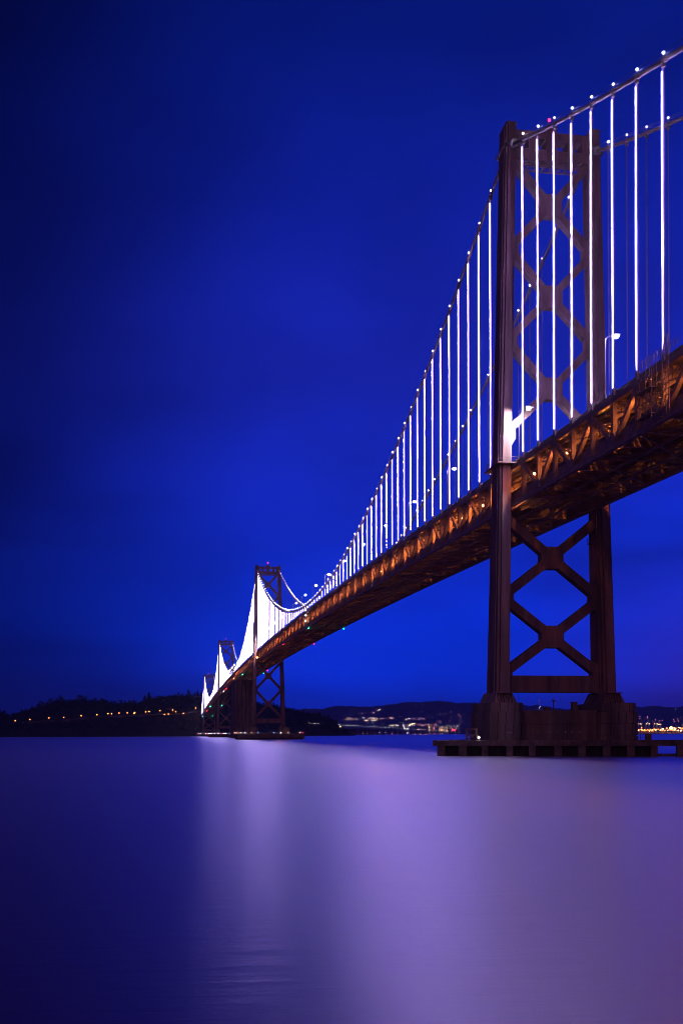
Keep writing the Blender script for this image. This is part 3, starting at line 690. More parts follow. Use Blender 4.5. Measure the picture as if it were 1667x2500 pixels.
for i, (a, b_, c, x) in enumerate(FL):
    u, v = 480 + a * 240 / 1568, 1540 + b_ * 240 / 1568; d = ray(u, v); p = CAM + d * ((x - CAM[0]) / d[0]); p[2] = max(p[2], 5.6)
    r_ = .27 * (x + 400) / 1000
    o = thing('marker_light', (p[0] + 6, p[1], 5.), f'small {cols[c][1]} marker light on the far fenders, {nth(i + 1)} from the left', 'marker light', 'marker lights on the far fenders')
    q = MB(); q.ball((p[0] + 6, p[1], p[2] + .3), r_, 6, 4); q.build('lens', cols[c][0], o); q = MB(); q.bar((p[0] + 6, p[1], 4.9), (p[0] + 6, p[1], p[2] + .3), .1, .1); q.build('post', POLE, o)

# anchorage
A = thing('anchorage', (1040, 0, 0), 'massive dark concrete anchorage block carrying the deck past the second tower', 'anchorage')
for i, (z0, z1, e) in enumerate(((-2, 12, 1.6), (12, 26, .5), (26, 45, .1), (45, zd(1040) - 10.5, -.3))):
    q = MB(); q.box(1002 - e, 1084 + e, -11.5 - e, 11.5 + e, z0 + .1, z1 - .1); q.box(1002.3 - e, 1083.7 + e, -11.2 - e, 11.2 + e, z0 - .1, z0 + .2); q.build('concrete_course', CONC, A)
for y in (-9, -4.5, 0, 4.5, 9):
    q = MB(); q.box(1000.2, 1001.6, y - .8, y + .8, 12, zd(1040) - 11); q.build('buttress', CONC, A)

# navigation lights under the deck: hung at the bottom chord
NAV = [('r', 485, 1), ('r', 476, -1), ('g', 352, 1), ('g', 353, -1), ('g', 892, 1), ('g', 862, -1), ('r', 818, -1), ('r', 1213, 1), ('w', 1282, 1), ('g', 1786, 1), ('g', 1750, -1), ('g', 2200, -1), ('g', 2235, 1), ('r', 2340, 1), ('r', 1969, 1)]
for c, x, sgn in NAV:
    nm = {'r': 'red', 'g': 'green', 'w': 'white'}[c]; z = zd(x) - 10.3
    o = thing('navigation_light', (x, YC * sgn, z), f'small {nm} navigation light under the {"near" if sgn > 0 else "far"} deck edge, {"close to" if x < 704 else "past"} the second tower' if x < 900 else f'small {nm} navigation light under the deck, {nth(1 + [n_[1] for n_ in sorted(NAV, key=lambda t_: t_[1])].index(x))} along the bridge', 'navigation light', 'navigation lights under the deck')
    r_ = .32 * (x + 350) / 700
    q = MB(); q.bar((x, YC * sgn, z + .1), (x, YC * sgn, z - .6), .15, .15); q.build('bracket', STEEL, o)
    q = MB(); q.ball((x, YC * sgn + .1 * sgn, z - .6 - r_ * .6), r_, 8, 5); q.build('lens', {'r': REDL, 'g': GREENL, 'w': WHITEL}[c], o)
for i, z in enumerate((-.2, -3.2, -6.4)):
    x = 359.; o = thing('channel_lamp', (x, YC + .8, zd(x) + z), f'white lamp at mid span on the truss, {["topmost", "middle", "lowest"][i]} of three', 'lamp', 'white lamps at mid span')
    q = MB(); q.ball((x, YC + .9, zd(x) + z), .38, 8, 5); q.build('lens', emit('channel glow', (1., .95, .9), 20.) if i == 0 else MATS['channel glow'], o); q = MB(); q.bar((x, YC + .3, zd(x) + z), (x, YC + .8, zd(x) + z), .12, .12); q.build('bracket', STEEL, o)

# --- maintenance scaffold on the near truss at the right edge
S = thing('scaffold', (-76, 11.4, zd(-76) - 11), 'maintenance scaffold with ladders and rails clamped to the near truss at the right edge', 'scaffold')
def sx(x, y, dz): return (x, y, zd(x) + dz)
q = MB()
for x in (-70.5, -71.9, -73, -74.4, -75.6, -76.7, -78.3): q.bar(sx(x, 11.4, -9.6 if x > -74 else -8.8), sx(x, 11.4, 1.), .09, .09)
for x in (-71.5, -72.7, -75, -77): q.bar(sx(x, 12.4, -9.8), sx(x, 12.4, -1.), .08, .08)
q.build('standard', STEEL, S)
q = MB()
for dz in (-9, -6.9, -4.8, -2.8):
    q.bar(sx(-70.5, 11.4, dz), sx(-77.5, 11.4, dz), .08, .08, (0, 1, 0)); q.bar(sx(-71.5, 12.4, dz), sx(-77, 12.4, dz), .08, .08, (0, 1, 0))
    for x in (-71.5, -73, -75, -77): q.bar(sx(x, 11.4, dz), sx(x, 12.4, dz), .07, .07)
q.build('ledger', STEEL, S)
q = MB()
for k, dz in enumerate((-9, -6.9, -4.8)):
    q.bar(sx(-72, 12.4, dz), sx(-74.5, 12.4, dz + 2.1), .07, .07, (0, 1, 0)); q.bar(sx(-77, 11.4, dz), sx(-74.5, 11.4, dz + 2.1), .07, .07, (0, 1, 0)); q.bar(sx(-75, 12.4, dz + 2.1), sx(-77, 12.4, dz), .07, .07, (0, 1, 0))
q.build('brace', STEEL, S)
for dz in (-9.05, -4.85):
    q = MB(); q.hexa([sx(-77, 11.3, dz - .1), sx(-71.5, 11.3, dz - .1), sx(-71.5, 12.5, dz - .1), sx(-77, 12.5, dz - .1)], [sx(-77, 11.3, dz), sx(-71.5, 11.3, dz), sx(-71.5, 12.5, dz), sx(-77, 12.5, dz)]); q.build('platform', SLAB, S)
lt = link('ladder_tower', None, S, (0, 0, 0)); q = MB()
for x in (-79, -80.2, -81.4): q.bar(sx(x, 11.5, -10 if x < -80 else -9), sx(x if x > -81 else -80.6, 11.5, 2.4), .10, .10)
for k in range(13): q.bar(sx(-79, 11.5, -9 + k * .9), sx(-81.3, 11.5, -9 + k * .9), .07, .07, (0, 1, 0))
for k in range(0, 12, 2): q.bar(sx(-79, 11.5, -9 + k * .9), sx(-80.2, 11.5, -7.2 + k * .9), .06, .06, (0, 1, 0))
q.build('rung', STEEL, lt)
q = MB()
x = -68.
while x > -83: q.bar(sx(x, 10.7, -.1), sx(x, 10.7, 1.15), .07, .07); x -= 1.1
for dz in (.55, 1.15): q.bar(sx(-68, 10.7, dz), sx(-83, 10.7, dz), .05, .05, (0, 1, 0))
q.build('railing', STEEL, S)

# ------------------------------------------------------------------ island
def zp(reg, x, y, wd=1568.): k = (reg[2] - reg[0]) / wd; return reg[0] + x * k, reg[1] + y * k
R7 = (0, 1650, 560, 1840); R6 = (480, 1350, 900, 1820); R8 = (650, 1680, 1180, 1830)
SIL = [(-400, 1760), (-120, 1738)] + [zp(R7, *p) for p in ((0, 245), (70, 282), (120, 256), (200, 236), (280, 212), (340, 185), (420, 168), (470, 182), (540, 166), (600, 170), (700, 168), (790, 192), (880, 180), (960, 186), (1010, 152), (1060, 152), (1130, 142), (1280, 134), (1400, 140))] + [(560, 1702), (610, 1708)] + [zp(R6, *p) for p in ((560, 1378), (700, 1392), (820, 1418), (930, 1446), (1030, 1476), (1100, 1470), (1200, 1505), (1285, 1552), (1310, 1608), (1420, 1655))] + [(866, 1796)]
SU = np.array([p[0] for p in SIL]); SVv = np.array([p[1] for p in SIL])
def isl_shore(u): return float(np.interp(u, [-400, 480, 640, 866], [2150, 2420, 2560, 2740]))
def isl_ridge(u): return isl_shore(u) + float(np.interp(u, [-400, 700, 860], [260, 220, 60]))
def isl_top(u): return max(1.5, float(at_depth(u, np.interp(u, SU, SVv), isl_ridge(u))[2]))
def rnd(x, y): return math.sin(x * .021 + 1.3) * math.cos(y * .017 + .4) + .5 * math.sin(x * .057 + y * .043)
def isl_pt(u, t):                               # t 0 shore, 1 ridge, 2 back shore
    a, b_ = isl_shore(u), isl_ridge(u); d = a + (b_ - a) * t; p = at_depth(u, 1700, d)
    h = isl_top(u); prof = .015 + .985 * (min(t, 1.) ** .85 if t <= 1 else max(0., 1 - (t - 1) ** 1.6))
    if .02 < t < .98: prof += .02 * rnd(p[0], p[1])
    return np.array((p[0], p[1], h * prof - (0 if t > 0 else 1.5)))
us = np.linspace(-400, 866, 220); ts = [0, .03, .1, .2, .3, .4, .5, .6, .7, .8, .9, 1., 1.2, 1.5, 2.]
q = MB(); vs_ = [isl_pt(u, t) for u in us for t in ts]; nT = len(ts)
q.add(vs_, [(i * nT + j, (i + 1) * nT + j, (i + 1) * nT + j + 1, i * nT + j + 1) for i in range(len(us) - 1) for j in range(nT - 1)])
isl = tag(q.build('island_hill', EARTH), kind='structure')
def isl_hit(u, v):
    best = None
    for t in np.linspace(.02, 1., 120):
        p = isl_pt(u, t); d = p - CAM; dep = d @ fw; vv = PH / 2 + SV - (FPX * d[2] / dep + sa * (u - PW / 2))
        if vv <= v: return p
    return p
# woodland mass: leaf clumps over the whole slope
q = MB()
for i in range(5200):
    u = random.uniform(-80, 850); t = random.random() ** .8; p = isl_pt(u, t)
    if p[2] < 5: continue
    R = random.uniform(3., 6.5)
    for k in range(7):
        c = p + np.array((random.gauss(0, R * .5), random.gauss(0, R * .5), random.uniform(.1, 1.) * R)); a = np.array([random.gauss(0, 1) for _ in range(3)]); a /= np.linalg.norm(a); b_ = np.cross(a, (.3, .5, .8)); b_ /= np.linalg.norm(b_); e = random.uniform(1., 2.1)
        q.add([c - a * e, c + b_ * e * .8, c + a * e, c - b_ * e * .8], [(0, 1, 2, 3)])
tag(q.build('woodland', LEAF), 'dark woods covering the island slopes', 'woodland', kind='stuff')
# skyline trees: five kinds of crown
def crown(kind, seed):
    rr = random.Random(seed); q = MB(); n = 150
    for i in range(n):
        if kind == 'round':
            a = np.array([rr.gauss(0, 1) for _ in range(3)]); a /= np.linalg.norm(a); c = a * (rr.random() ** .35) * np.array((.50, .50, .38)) + np.array((0, 0, .62)); c += np.array((.12 * math.sin(a[0] * 5 + seed), .1 * math.cos(a[1] * 6), .06 * math.sin(a[0] * 7 + seed)))
        elif kind == 'tall':
            h = rr.random(); r_ = .30 * (1 - h) ** .8 + .03; th = rr.random() * 6.28; c = np.array((r_ * math.cos(th) * rr.random() ** .5, r_ * math.sin(th) * rr.random() ** .5, .12 + .88 * h))
        else:
            h = rr.random(); r_ = .62 * math.sin(math.pi * (.18 + .8 * h)) * (.8 + .3 * math.sin(9 * h + seed)); th = rr.random() * 6.28; c = np.array((r_ * math.cos(th) * rr.random() ** .5, r_ * math.sin(th) * rr.random() ** .5, .22 + .75 * h))
        e = rr.uniform(.045, .10); a = np.array([rr.gauss(0, 1) for _ in range(3)]); a /= np.linalg.norm(a); b_ = np.cross(a, (.3, .5, .8)); b_ /= np.linalg.norm(b_)
        q.add([c - a * e, c + b_ * e * .8, c + a * e, c - b_ * e * .8], [(0, 1, 2, 3)])
    return q.mesh(kind + '_crown', LEAF)
CR = {k: [crown(k, s) for s in range(3)] for k in ('round', 'tall', 'broad')}
q = MB(); q.tube([(0, 0, -.1), (0, 0, .35), (.02, 0, .6)], .03, 5); q.tube([(0, 0, .3), (.18, .05, .55)], .015, 4); q.tube([(0, 0, .35), (-.16, .1, .6)], .015, 4); TRK = q.mesh('tree_trunk', BARK)
tl = [(zp(R7, 545, 0)[0], 15, 'round'), (zp(R7, 575, 0)[0], 15, 'round'), (zp(R7, 990, 0)[0], 16, 'tall'), (zp(R7, 1020, 0)[0], 19, 'tall'), (zp(R7, 415, 0)[0], 14, 'broad'), (zp(R7, 350, 0)[0], 12, 'broad'), (zp(R7, 285, 0)[0], 15, 'broad'), (zp(R7, 265, 0)[0], 10, 'round'), (zp(R7, 1220, 0)[0], 13, 'tall'), (zp(R7, 1290, 0)[0], 17, 'tall'), (zp(R7, 1353, 0)[0], 15, 'tall'), (zp(R7, 1335, 0)[0], 11, 'tall'), (zp(R7, 705, 0)[0], 9, 'broad'), (zp(R7, 825, 0)[0], 12, 'round'), (zp(R7, 885, 0)[0], 8, 'broad'), (zp(R7, 30, 0)[0], 12, 'broad'), (zp(R7, 150, 0)[0], 10, 'broad')]
uu = -20.
while uu < 850:
    if all(abs(uu - a[0]) > 4 for a in tl): tl.append((uu, random.uniform(6, 11.5), random.choice(['round', 'broad', 'broad', 'tall'])))
    uu += random.uniform(8, 16)
tl.sort()
for i, (u, h, kd) in enumerate(tl):
    p = isl_pt(u, .97); w_ = h * random.uniform(.9, 1.25)
    o = thing('tree', (p[0], p[1], p[2] - .8), f'dark {({"round": "round", "tall": "pointed", "broad": "spreading"})[kd]} tree on the island skyline, {nth(i + 1)} from the left', 'tree', 'trees on the island skyline')
    rz = random.random() * 6
    for nm, me in (('trunk', TRK), ('crown', CR[kd][i % 3])):
        c = link(nm, me, o); c.scale = (w_, w_, h); c.rotation_euler = (0, 0, rz)
# road ledge and lamps
RL = [(107, 307), (207, 298), (337, 288), (438, 283), (557, 273), (665, 266), (740, 259), (765, 259), (816, 254), (872, 253), (918, 256), (924, 250), (998, 246), (1021, 243), (1095, 238), (1152, 261), (1181, 233), (1203, 245), (1255, 256), (1338, 220), (1125, 263)]
pts = []
for x, y in ((60, 326), (107, 323), (207, 317), (337, 308), (438, 303), (557, 293), (640, 288), (740, 279), (872, 272), (998, 268), (1100, 262), (1255, 262), (1340, 238)): pts.append(isl_hit(*zp(R7, x, y)))
q = MB()
for a, b_ in zip(pts[:-1], pts[1:]):
    n = np.cross(b_ - a, up); n /= np.linalg.norm(n)
    if n @ fw > 0: n = -n
    q.hexa([a + n * 9 - up * 5, b_ + n * 9 - up * 5, b_ - n * 6 - up * 5, a - n * 6 - up * 5], [a + n * 9 + up * 1., b_ + n * 9 + up * 1., b_ - n * 6 + up * 1.5, a - n * 6 + up * 1.5])
tag(q.build('road', ROADM), kind='structure')
order = sorted(range(len(RL)), key=lambda i: RL[i][0])
for k, i in enumerate(order):
    u, v = zp(R7, *RL[i]); g_ = isl_hit(u, v + 6.); d = (g_ - CAM) @ fw - 10; h = at_depth(u, v, d); z0 = min(h[2] - 5, g_[2])
    o = thing('road_lamp', (h[0], h[1], z0), f'orange street lamp along the island road, {nth(k + 1)} from the left', 'street lamp', 'orange street lamps on the island')
    q = MB(); q.tube([(h[0], h[1], z0), (h[0], h[1], h[2] + .5)], .15, 4); q.build('pole', POLE, o); q = MB(); q.ball(h, 1.2, 7, 4); q.build('lamp', ISL, o)
# lights and a low building at the island's right tip
for k in range(9):
    u, v = zp(R6, 1022 + k * 11.5, 1549 + k * .8); h = at_depth(u, v, isl_shore(u) - 25 + 80)
    p = isl_hit(u, v + 3); d = (p - CAM) @ fw - 8; h = at_depth(u, v, d)
    o = thing('quay_lamp', (h[0], h[1], h[2] - 4), f'small white lamp on the island tip, {nth(k + 1)} from the left in its row', 'lamp', 'white lamps on the island tip'); q = MB(); q.ball(h, .45, 6, 4); q.build('lamp', COOLC if k % 3 else WARMC, o); q = MB(); q.bar(h, h - up * 4, .2, .2); q.build('pole', POLE, o)
u, v = zp(R6, 1308, 1583); h = at_depth(u, v, 2760); o = thing('quay_lamp', (h[0], h[1], h[2] - 6), 'brightest warm lamp at the far right tip of the island', 'lamp'); q = MB(); q.ball(h, 1.7, 7, 5); q.build('lamp', WARMC, o); q = MB(); q.bar(h, h - up * 8, .3, .3); q.build('pole', POLE, o)

# ------------------------------------------------------------------ far shore: plain, hills, lights
FS = [(-500, 1748), (500, 1742), (700, 1736), (744.6, 1730.7), (792, 1730), (815, 1724), (846, 1723), (886, 1726.5), (920, 1723), (954, 1721), (975, 1716), (991, 1713), (1015, 1715.5), (1055, 1711), (1090, 1712.6), (1123, 1716.5), (1153, 1715.5), (1200, 1718), (1250, 1724), (1287, 1723), (1316, 1720.5), (1340, 1727), (1380, 1731), (1450, 1730), (1520, 1724), (1553, 1723.5), (1564, 1726.7), (1580, 1724), (1600, 1723.3), (1612, 1726), (1625, 1725), (1640, 1727), (1667, 1725), (1800, 1722), (2200, 1735)]
FU = np.array([p[0] for p in FS]); FV = np.array([p[1] for p in FS])
def far_pt(u, t):                 # t<0 plain, 0..1 slope
    if t < 0: d = lerp(7600, 9300, t + 1); p = at_depth(u, 1700, d); return np.array((p[0], p[1], 3. + 6. * (t + 1)))
    d = lerp(9300, 12500, min(t, 1)) if t <= 1 else lerp(12500, 15000, t - 1); p = at_depth(u, 1700, d)
    top = at_depth(u, float(np.interp(u, FU, FV)) + 1.2 * math.sin(u * .21) + .8 * math.sin(u * .53), 12500)[2]
    z = 9 + (top - 9) * (t ** 1.25 if t <= 1 else 1 - (t - 1) * .8)
    if .05 < t < .9: z += 14 * rnd(p[0] * .25, p[1] * .25) * math.sin(math.pi * t)
    return np.array((p[0], p[1], z))
ts = [-1, -.5, 0, .1, .2, .3, .4, .5, .6, .7, .8, .9, 1., 1.5, 2.]; us = np.linspace(-500, 2000, 250); nT = len(ts); q = MB()
vv_ = [far_pt(u, t) for u in us for t in ts]
q.add(vv_, [(i * nT + j, (i + 1) * nT + j, (i + 1) * nT + j + 1, i * nT + j + 1) for i in range(len(us) - 1) for j in range(nT - 1)])
tag(q.build('far_hills', FARH), kind='structure')
q = MB(); a = [far_pt(u, -1) for u in us]; q.add([(p[0], p[1], -1) for p in a] + [tuple(p) for p in a], [(i, i + 1, len(us) + i + 1, len(us) + i) for i in range(len(us) - 1)])
tag(q.build('far_shore', FARH), kind='structure')
def far_hit(u, v):
    for t in np.linspace(-.98, 1., 160):
        p = far_pt(u, t); d = p - CAM; dep = d @ fw
        if PH / 2 + SV - (FPX * d[2] / dep + sa * (u - PW / 2)) <= v: return p
    return p
cl = MB(); CM = [WARMC, COOLC, PINKC, REDL, DIMC, ORANGEL]
def light(u, v, k, r):
    p = far_hit(u, v); d = (p - CAM) @ fw; h = at_depth(u, v, d - 40) ; cl.cur = k; cl.octa(h, r)
def cluster(n, x0, x1, y0, y1, kinds, r=(1.6, 3.0), reg=R8):
    for _ in range(int(n * 1.5)): light(*zp(reg, random.uniform(x0, x1), random.uniform(y0, y1)), random.choice(kinds), 1.3 * random.uniform(*r))
cluster(26, 700, 800, 212, 236, (0, 2, 1, 0), (2.4, 4.)); cluster(16, 830, 930, 196, 222, (0, 2, 2), (2., 3.6)); cluster(9, 770, 830, 152, 160, (0, 1, 4))
cluster(6, 690, 780, 175, 186, (2, 0)); cluster(10, 560, 680, 210, 232, (0, 2, 1)); cluster(12, 1000, 1140, 216, 230, (0, 1, 2), (2.2, 4.)); cluster(30, 985, 1075, 252, 275, (1, 0, 0, 1), (2.6, 4.6))
cluster(18, 890, 960, 264, 276, (1, 0)); cluster(50, 1090, 1230, 258, 300, (0, 2, 1, 4, 2), (1.8, 3.4)); cluster(26, 1240, 1390, 270, 300, (0, 2, 1, 4)); cluster(30, 620, 1000, 318, 338, (0, 2, 4, 1, 4), (1.5, 3.))
cluster(40, 1000, 1390, 322, 338, (0, 4, 4, 2)); cluster(70, 480, 1480, 150, 300, (4, 4, 4, 2, 1), (1.4, 2.4)); cluster(30, 1220, 1480, 190, 265, (4, 2, 4), (1.6, 2.6))
for x, y in ((1075, 122), (1133, 119)): light(*zp(R8, x, y), 1, 2.6)
RZ = (1540, 1700, 1667, 1860)
cluster(26, 230, 1560, 340, 760, (4, 2, 4, 4), (1.2, 2.2), RZ)
for x, y in ((1384, 378), (1328, 384), (493, 790)): light(*zp(RZ, x, y), 1, 3.2)
tag(cl.build('city_lights', CM), 'scattered city lights on the far shore and hills', 'city lights', kind='stuff')
# radio masts with red lights on the ridge
for i, (u, v0, v1, lab) in enumerate(((1078, 1712, 1704, 'thin radio mast with a red light on the left far ridge'), (1316, 1722, 1710, 'radio mast with white lights on the small hill behind the pier'))):
    a = at_depth(u, v0 + 2, 12400); b_ = at_depth(u, v1, 12400); o = thing('radio_mast', a, lab, 'radio mast'); q = MB(); q.bar(a, b_, 4, 4); q.bar(a + rt * 9, (a + b_) / 2, 2, 2); q.bar(a - rt * 9, (a + b_) / 2, 2, 2); q.build('mast', CRANE, o)
    q = MB(); q.octa(b_, 4.5); q.octa((a + b_) / 2, 3.); q.build('beacon', PINKC, o)
    if i:
        for dx, vv in ((0, 1724.3), (-2.6, 1728.5)): q = MB(); q.octa(at_depth(u + 2 + dx, vv, 12000), 6.); q.build('lamp', COOLC, o)
# lit buildings
def building(reg, x0, x1, y0, y1, label, d=8300, roofc=None, lit=(WARMC, .6)):
    u0, v0 = zp(reg, x0, y0); u1, v1 = zp(reg, x1, y1); a = at_depth(u0, v1, d); b_ = at_depth(u1, v0, d); wd = np.linalg.norm((b_ - a)[:2]); z0 = 2.; z1 = b_[2]
    c = (a + b_) / 2; o = thing('city_building', (c[0], c[1], z0), label, 'building', 'lit buildings on the far shore')
    def P(s, dd, z): p_ = c + rt * s + fw * dd; return (p_[0], p_[1], z)
    def bx(q, s0, s1, d0, d1, za, zb): q.hexa([P(s0, d0, za), P(s1, d0, za), P(s1, d1, za), P(s0, d1, za)], [P(s0, d0, zb), P(s1, d0, zb), P(s1, d1, zb), P(s0, d1, zb)])
    q = MB(); bx(q, -wd / 2, wd / 2, 0, 40, z0, z1); q.build('wall', BLDG, o); q = MB(); bx(q, -wd / 2 - 1, wd / 2 + 1, -1, 41, z1, z1 + 2); q.build('roof', BLDG, o)
    nr = max(2, int((z1 - z0) / 9)); nc = max(3, int(wd / 9))
    for i in range(nr):
        for j in range(nc):
            if random.random() > lit[1]: continue
            q = MB(); s = -wd / 2 + (j + .5) * wd / nc; z = z0 + (i + .5) * (z1 - z0) / nr; bx(q, s - 2., s + 2., -.6, -.1, z - 1.4, z + 1.4); q.build('window', lit[0], o)
    if roofc: q = MB(); bx(q, -wd / 2, wd / 2, -2, 0, z1 + 2, z1 + 11); q.build('rooftop_sign', roofc, o)
building(R8, 1242, 1308, 283, 318, 'wide lit building beside the viaduct lamps, left of the red sign')
building(R8, 1340, 1362, 308, 322, 'low building with a glowing red roof sign near the pier', 8200, REDL, (WARMC, .2))
building(R8, 1170, 1188, 262, 318, 'taller of two lit towers in the middle of the far city', 8500)
building(R8, 1196, 1214, 270, 318, 'shorter tower right of the tall lit tower in the far city', 8400, None, (PINKC, .5))
building(R8, 990, 1030, 262, 300, 'broad bright building under the white floodlights of the far shore', 8300, None, (COOLC, .7))
# eastern viaduct with lamps
VD = [zp(R8, *p) for p in ((525, 288), (640, 292), (800, 298), (1000, 307), (1200, 317), (1392, 327))]
vp = [at_depth(u, v, lerp(2900, 7900, i / 5)) for i, (u, v) in enumerate(VD)]
vd = thing('viaduct', (vp[0][0], vp[0][1], 0), 'distant low viaduct with white lamps running from the island to the far shore', 'viaduct')
q = MB()
for a, b_ in zip(vp[:-1], vp[1:]): q.bar(a, b_, 5., 20., (0, 0, 1))
q.build('deck', SLAB, vd)
for a, b_ in zip(vp[:-1], vp[1:]):
    n = max(2, int(np.linalg.norm(b_ - a) / 180))
    for k in range(n):
        p = a + (b_ - a) * k / n; q = MB(); q.bar((p[0], p[1], -1), (p[0], p[1], p[2] - 2), 6, 14); q.build('pier', CONC, vd)
nl = 36
for k in range(nl):
    s = (k / (nl - 1)) ** 1. * 5; i = min(4, int(s)); u = lerp(VD[i][0], VD[i + 1][0], s - i); v = lerp(VD[i][1], VD[i + 1][1], s - i); d = lerp(2900, 7900, s / 5)
    g_ = at_depth(u, v, d); h = at_depth(u, v - lerp(8, 3.2, s / 5), d)
    oo = thing('viaduct_lamp', g_, f'white lamp on the distant viaduct, {nth(k + 1)} from the island', 'street lamp', 'lamps along the distant viaduct')
    q = MB(); q.octa(h, 0.00019 * d + .25); q.build('lamp', COOLC, oo); q = MB(); q.bar(g_, h, .4, .4); q.build('pole', POLE, oo)

# ------------------------------------------------------------------ port with cranes at the right
PD = 6200.
def PP(x, y, d=PD): return at_depth(*zp(RZ, x, y), d)
q = MB(); a, b_ = PP(-700, 1160), PP(2600, 1160)
for s0 in (0,):
    p0, p1 = a - up * 0, b_; q.hexa([(p0[0], p0[1], -1), (p1[0], p1[1], -1), *[tuple((p + fw * 900)[:2]) + (-1,) for p in (p1, p0)]], [(p0[0], p0[1], 2.5), (p1[0], p1[1], 2.5), *[tuple((p + fw * 900)[:2]) + (2.5,) for p in (p1, p0)]])
tag(q.build('port_quay', SLAB), kind='structure')
PK = FPX / PD * 1568 / 127                      # picture units per metre, for sizes read off the photo
def crane(x, yb, yt, wd, boom, label, d=PD):
    base = PP(x, 1150, d); base[2] = 2.5; H = (1150 - yt) / PK; W_ = wd / PK; bb = (1150 - yb) / PK
    o = thing('harbour_crane', base, label, 'crane', 'cranes in the port')
    def P(s, f_, z): p_ = base + rt * s + fw * f_; return (p_[0], p_[1], base[2] + z)
    for s in (-W_ / 2, W_ / 2):
        q = MB()
        for f_ in (0, 18): q.bar(P(s, f_, 0), P(s, f_, bb), 2.6, 2.6)
        q.bar(P(s, 0, bb), P(s, 18, bb), 2.6, 2.6); q.bar(P(s, 0, bb * .45), P(s, 18, bb * .45), 2., 2.); q.build('leg', CRANE, o)
    q = MB()
    for z in (bb, bb * .5): q.bar(P(-W_ / 2, 0, z), P(W_ / 2, 0, z), 2.8, 2.8, (0, 0, 1))
    q.bar(P(-W_ / 2, 0, bb * .5), P(W_ / 2, 0, bb), 1.4, 1.4, (0, 0, 1)); q.build('portal_beam', CRANE, o)
    q = MB(); q.bar(P(boom * W_ * .5, 9, bb), P(0, 9, H), 2., 2., (0, 0, 1)); q.bar(P(-boom * W_ * .5, 9, bb), P(0, 9, H), 1.6, 1.6, (0, 0, 1)); q.build('apex_frame', CRANE, o)
    q = MB(); q.bar(P(-boom * W_ * .6, 9, bb + 1), P(-boom * W_ * 2.1, 9, bb + (H - bb) * .95), 2.4, 2.4, (0, 0, 1)); q.bar(P(0, 9, H), P(-boom * W_ * 1.9, 9, bb + (H - bb) * .85), .8, .8, (0, 0, 1)); q.bar(P(boom * W_ * .5, 9, bb), P(boom * W_ * 1.2, 9, bb), 2.4, 2.4, (0, 0, 1)); q.build('boom', CRANE, o)
    q = MB(); q.octa(P(0, 8, H + 1.5), 2.6); q.octa(P(-boom * W_ * 2.1, 8, bb + (H - bb) * .97), 2.2); q.build('beacon', PINKC, o)
    q = MB()
    for s in (-.4, 0, .4): q.octa(P(s * W_, -2.5, bb - 1), 2.6)
    q.build('flood_lamp', WARMC, o)
crane(270, 860, 640, 110, -1, 'leftmost port crane beside the pier with raised boom')
crane(500, 860, 690, 110, 1, 'second port crane from the pier with lit portal')
crane(740, 860, 750, 100, -1, 'third port crane from the pier in the orange port')
crane(850, 870, 780, 90, 1, 'low port crane left of the brightest orange floodlights')
crane(1430, 960, 770, 60, 1, 'tall narrow port crane right of the brightest orange floodlights', 6500)
crane(1590, 880, 690, 90, 1, 'port crane cut by the right edge of the photo', 6500)
crane(1280, 960, 690, 60, -1, 'slim dark port crane behind the brightest orange floodlights', 7000)
PORTL = emit('port floodlight glow', (1., .28, .055), 3.4)
PORTW = emit('port floodlight white', (1., .5, .2), 8.)
PL = list(((310, 940, 4), (330, 1020, 6), (400, 1025, 6), (230, 1015, 4), (575, 1000, 5), (690, 990, 5), (730, 1010, 5), (900, 1010, 5), (955, 990, 6), (1070, 965, 6), (1130, 1010, 5), (1200, 955, 10), (1255, 1005, 8), (1310, 995, 7), (1340, 965, 5), (1410, 1030, 4), (1480, 960, 6), (1490, 1035, 5), (1555, 970, 6), (820, 985, 3), (480, 1000, 3), (640, 1015, 3)))
for k in range(30): PL.append((218 + k * 46 + random.uniform(-15, 15), random.uniform(985, 1045), random.uniform(2.2, 4.4)))
PL.sort()
for i, (x, y, r_) in enumerate(PL):
    h = PP(x, y); o = thing('floodlight_mast', (h[0], h[1], 2.5), f'glowing floodlight mast in the orange port, {nth(i + 1)} from the left', 'floodlight', 'floodlight masts in the port')
    q = MB(); q.bar((h[0], h[1], 2.5), h, 1., 1.); q.build('mast', CRANE, o); q = MB(); q.ball(h, r_ * 1.05, 7, 4); q.build('lamp', PORTW if i % 4 == 0 else PORTL, o)
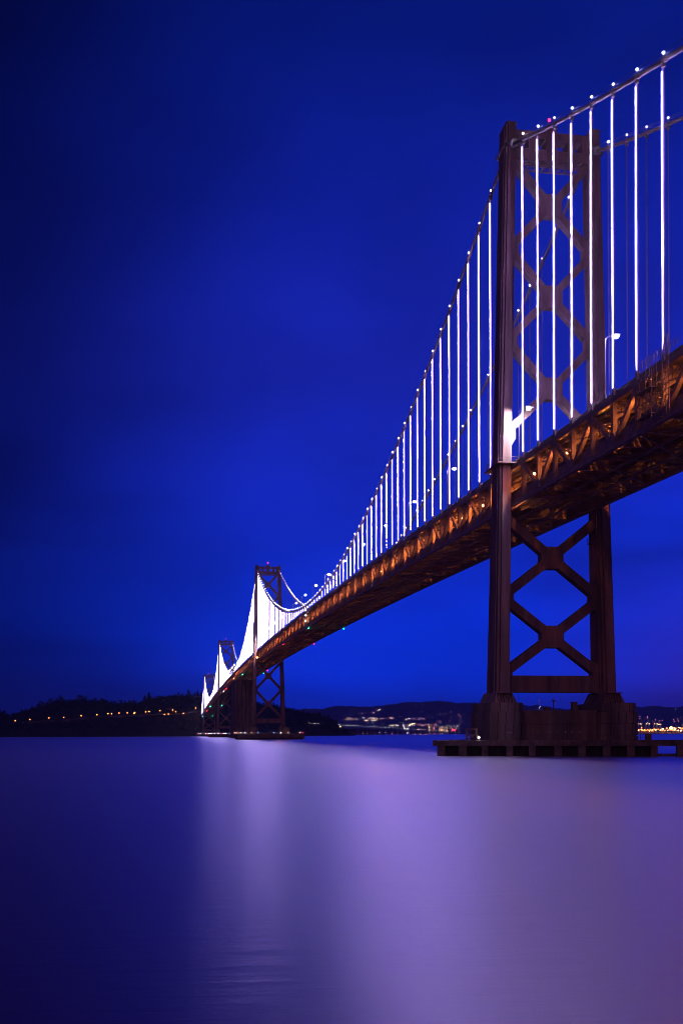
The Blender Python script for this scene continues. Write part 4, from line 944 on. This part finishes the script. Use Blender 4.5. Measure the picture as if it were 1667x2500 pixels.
CT = [mat('container ' + n, c, .7) for n, c in (('rust', (.35, .14, .07)), ('sand', (.45, .34, .2)), ('grey', (.3, .3, .3)), ('ochre', (.42, .26, .08)))]
for i, (x0, x1, y0) in enumerate(((215, 330, 1060), (345, 440, 1040), (455, 590, 1050), (640, 820, 1055), (925, 1110, 1060), (1130, 1260, 1075), (1300, 1400, 1080), (1420, 1560, 1070), (860, 915, 1080))):
    a, b_ = PP(x0, 1150), PP(x1, y0); c = (a + b_) / 2 + fw * 45; wd = (x1 - x0) / PK
    o = thing('container_stack', (c[0], c[1], 2.5), f'lit container stack on the port quay, {nth(i + 1 if i < 4 else 5 if i == 8 else i + 2)} from the left', 'containers', 'container stacks in the port')
    nr, nc = 3, max(2, int(wd / 14)); Ht = (1150 - y0) / PK
    for r_ in range(nr):
        for k in range(nc):
            if r_ == 2 and random.random() < .3: continue
            q = MB(); s0, s1 = -wd / 2 + k * wd / nc + .3, -wd / 2 + (k + 1) * wd / nc - .3
            def P(s, f_, z): p_ = c + rt * s + fw * f_; return (p_[0], p_[1], 2.5 + z)
            za, zb = r_ * Ht / nr + .1, (r_ + 1) * Ht / nr - .1
            q.hexa([P(s0, 0, za), P(s1, 0, za), P(s1, 12, za), P(s0, 12, za)], [P(s0, 0, zb), P(s1, 0, zb), P(s1, 12, zb), P(s0, 12, zb)]); q.build('container', random.choice(CT), o)

# ------------------------------------------------------------------ haze
HAZE = 5.5e-5
if HAZE:
    q = MB(); q.box(-1700, 17500, -11800, 9600, -3.2, 520); hz = q.build('haze', [])
    m = bpy.data.materials.new('haze air'); m.use_nodes = True; t = m.node_tree; t.nodes.clear(); v = t.nodes.new('ShaderNodeVolumePrincipled'); v.inputs['Color'].default_value = (.42, .60, 1., 1); v.inputs['Density'].default_value = HAZE; v.inputs['Anisotropy'].default_value = .3
    o = t.nodes.new('ShaderNodeOutputMaterial'); t.links.new(v.outputs[0], o.inputs['Volume']); hz.data.materials.append(m); hz['kind'] = 'stuff'
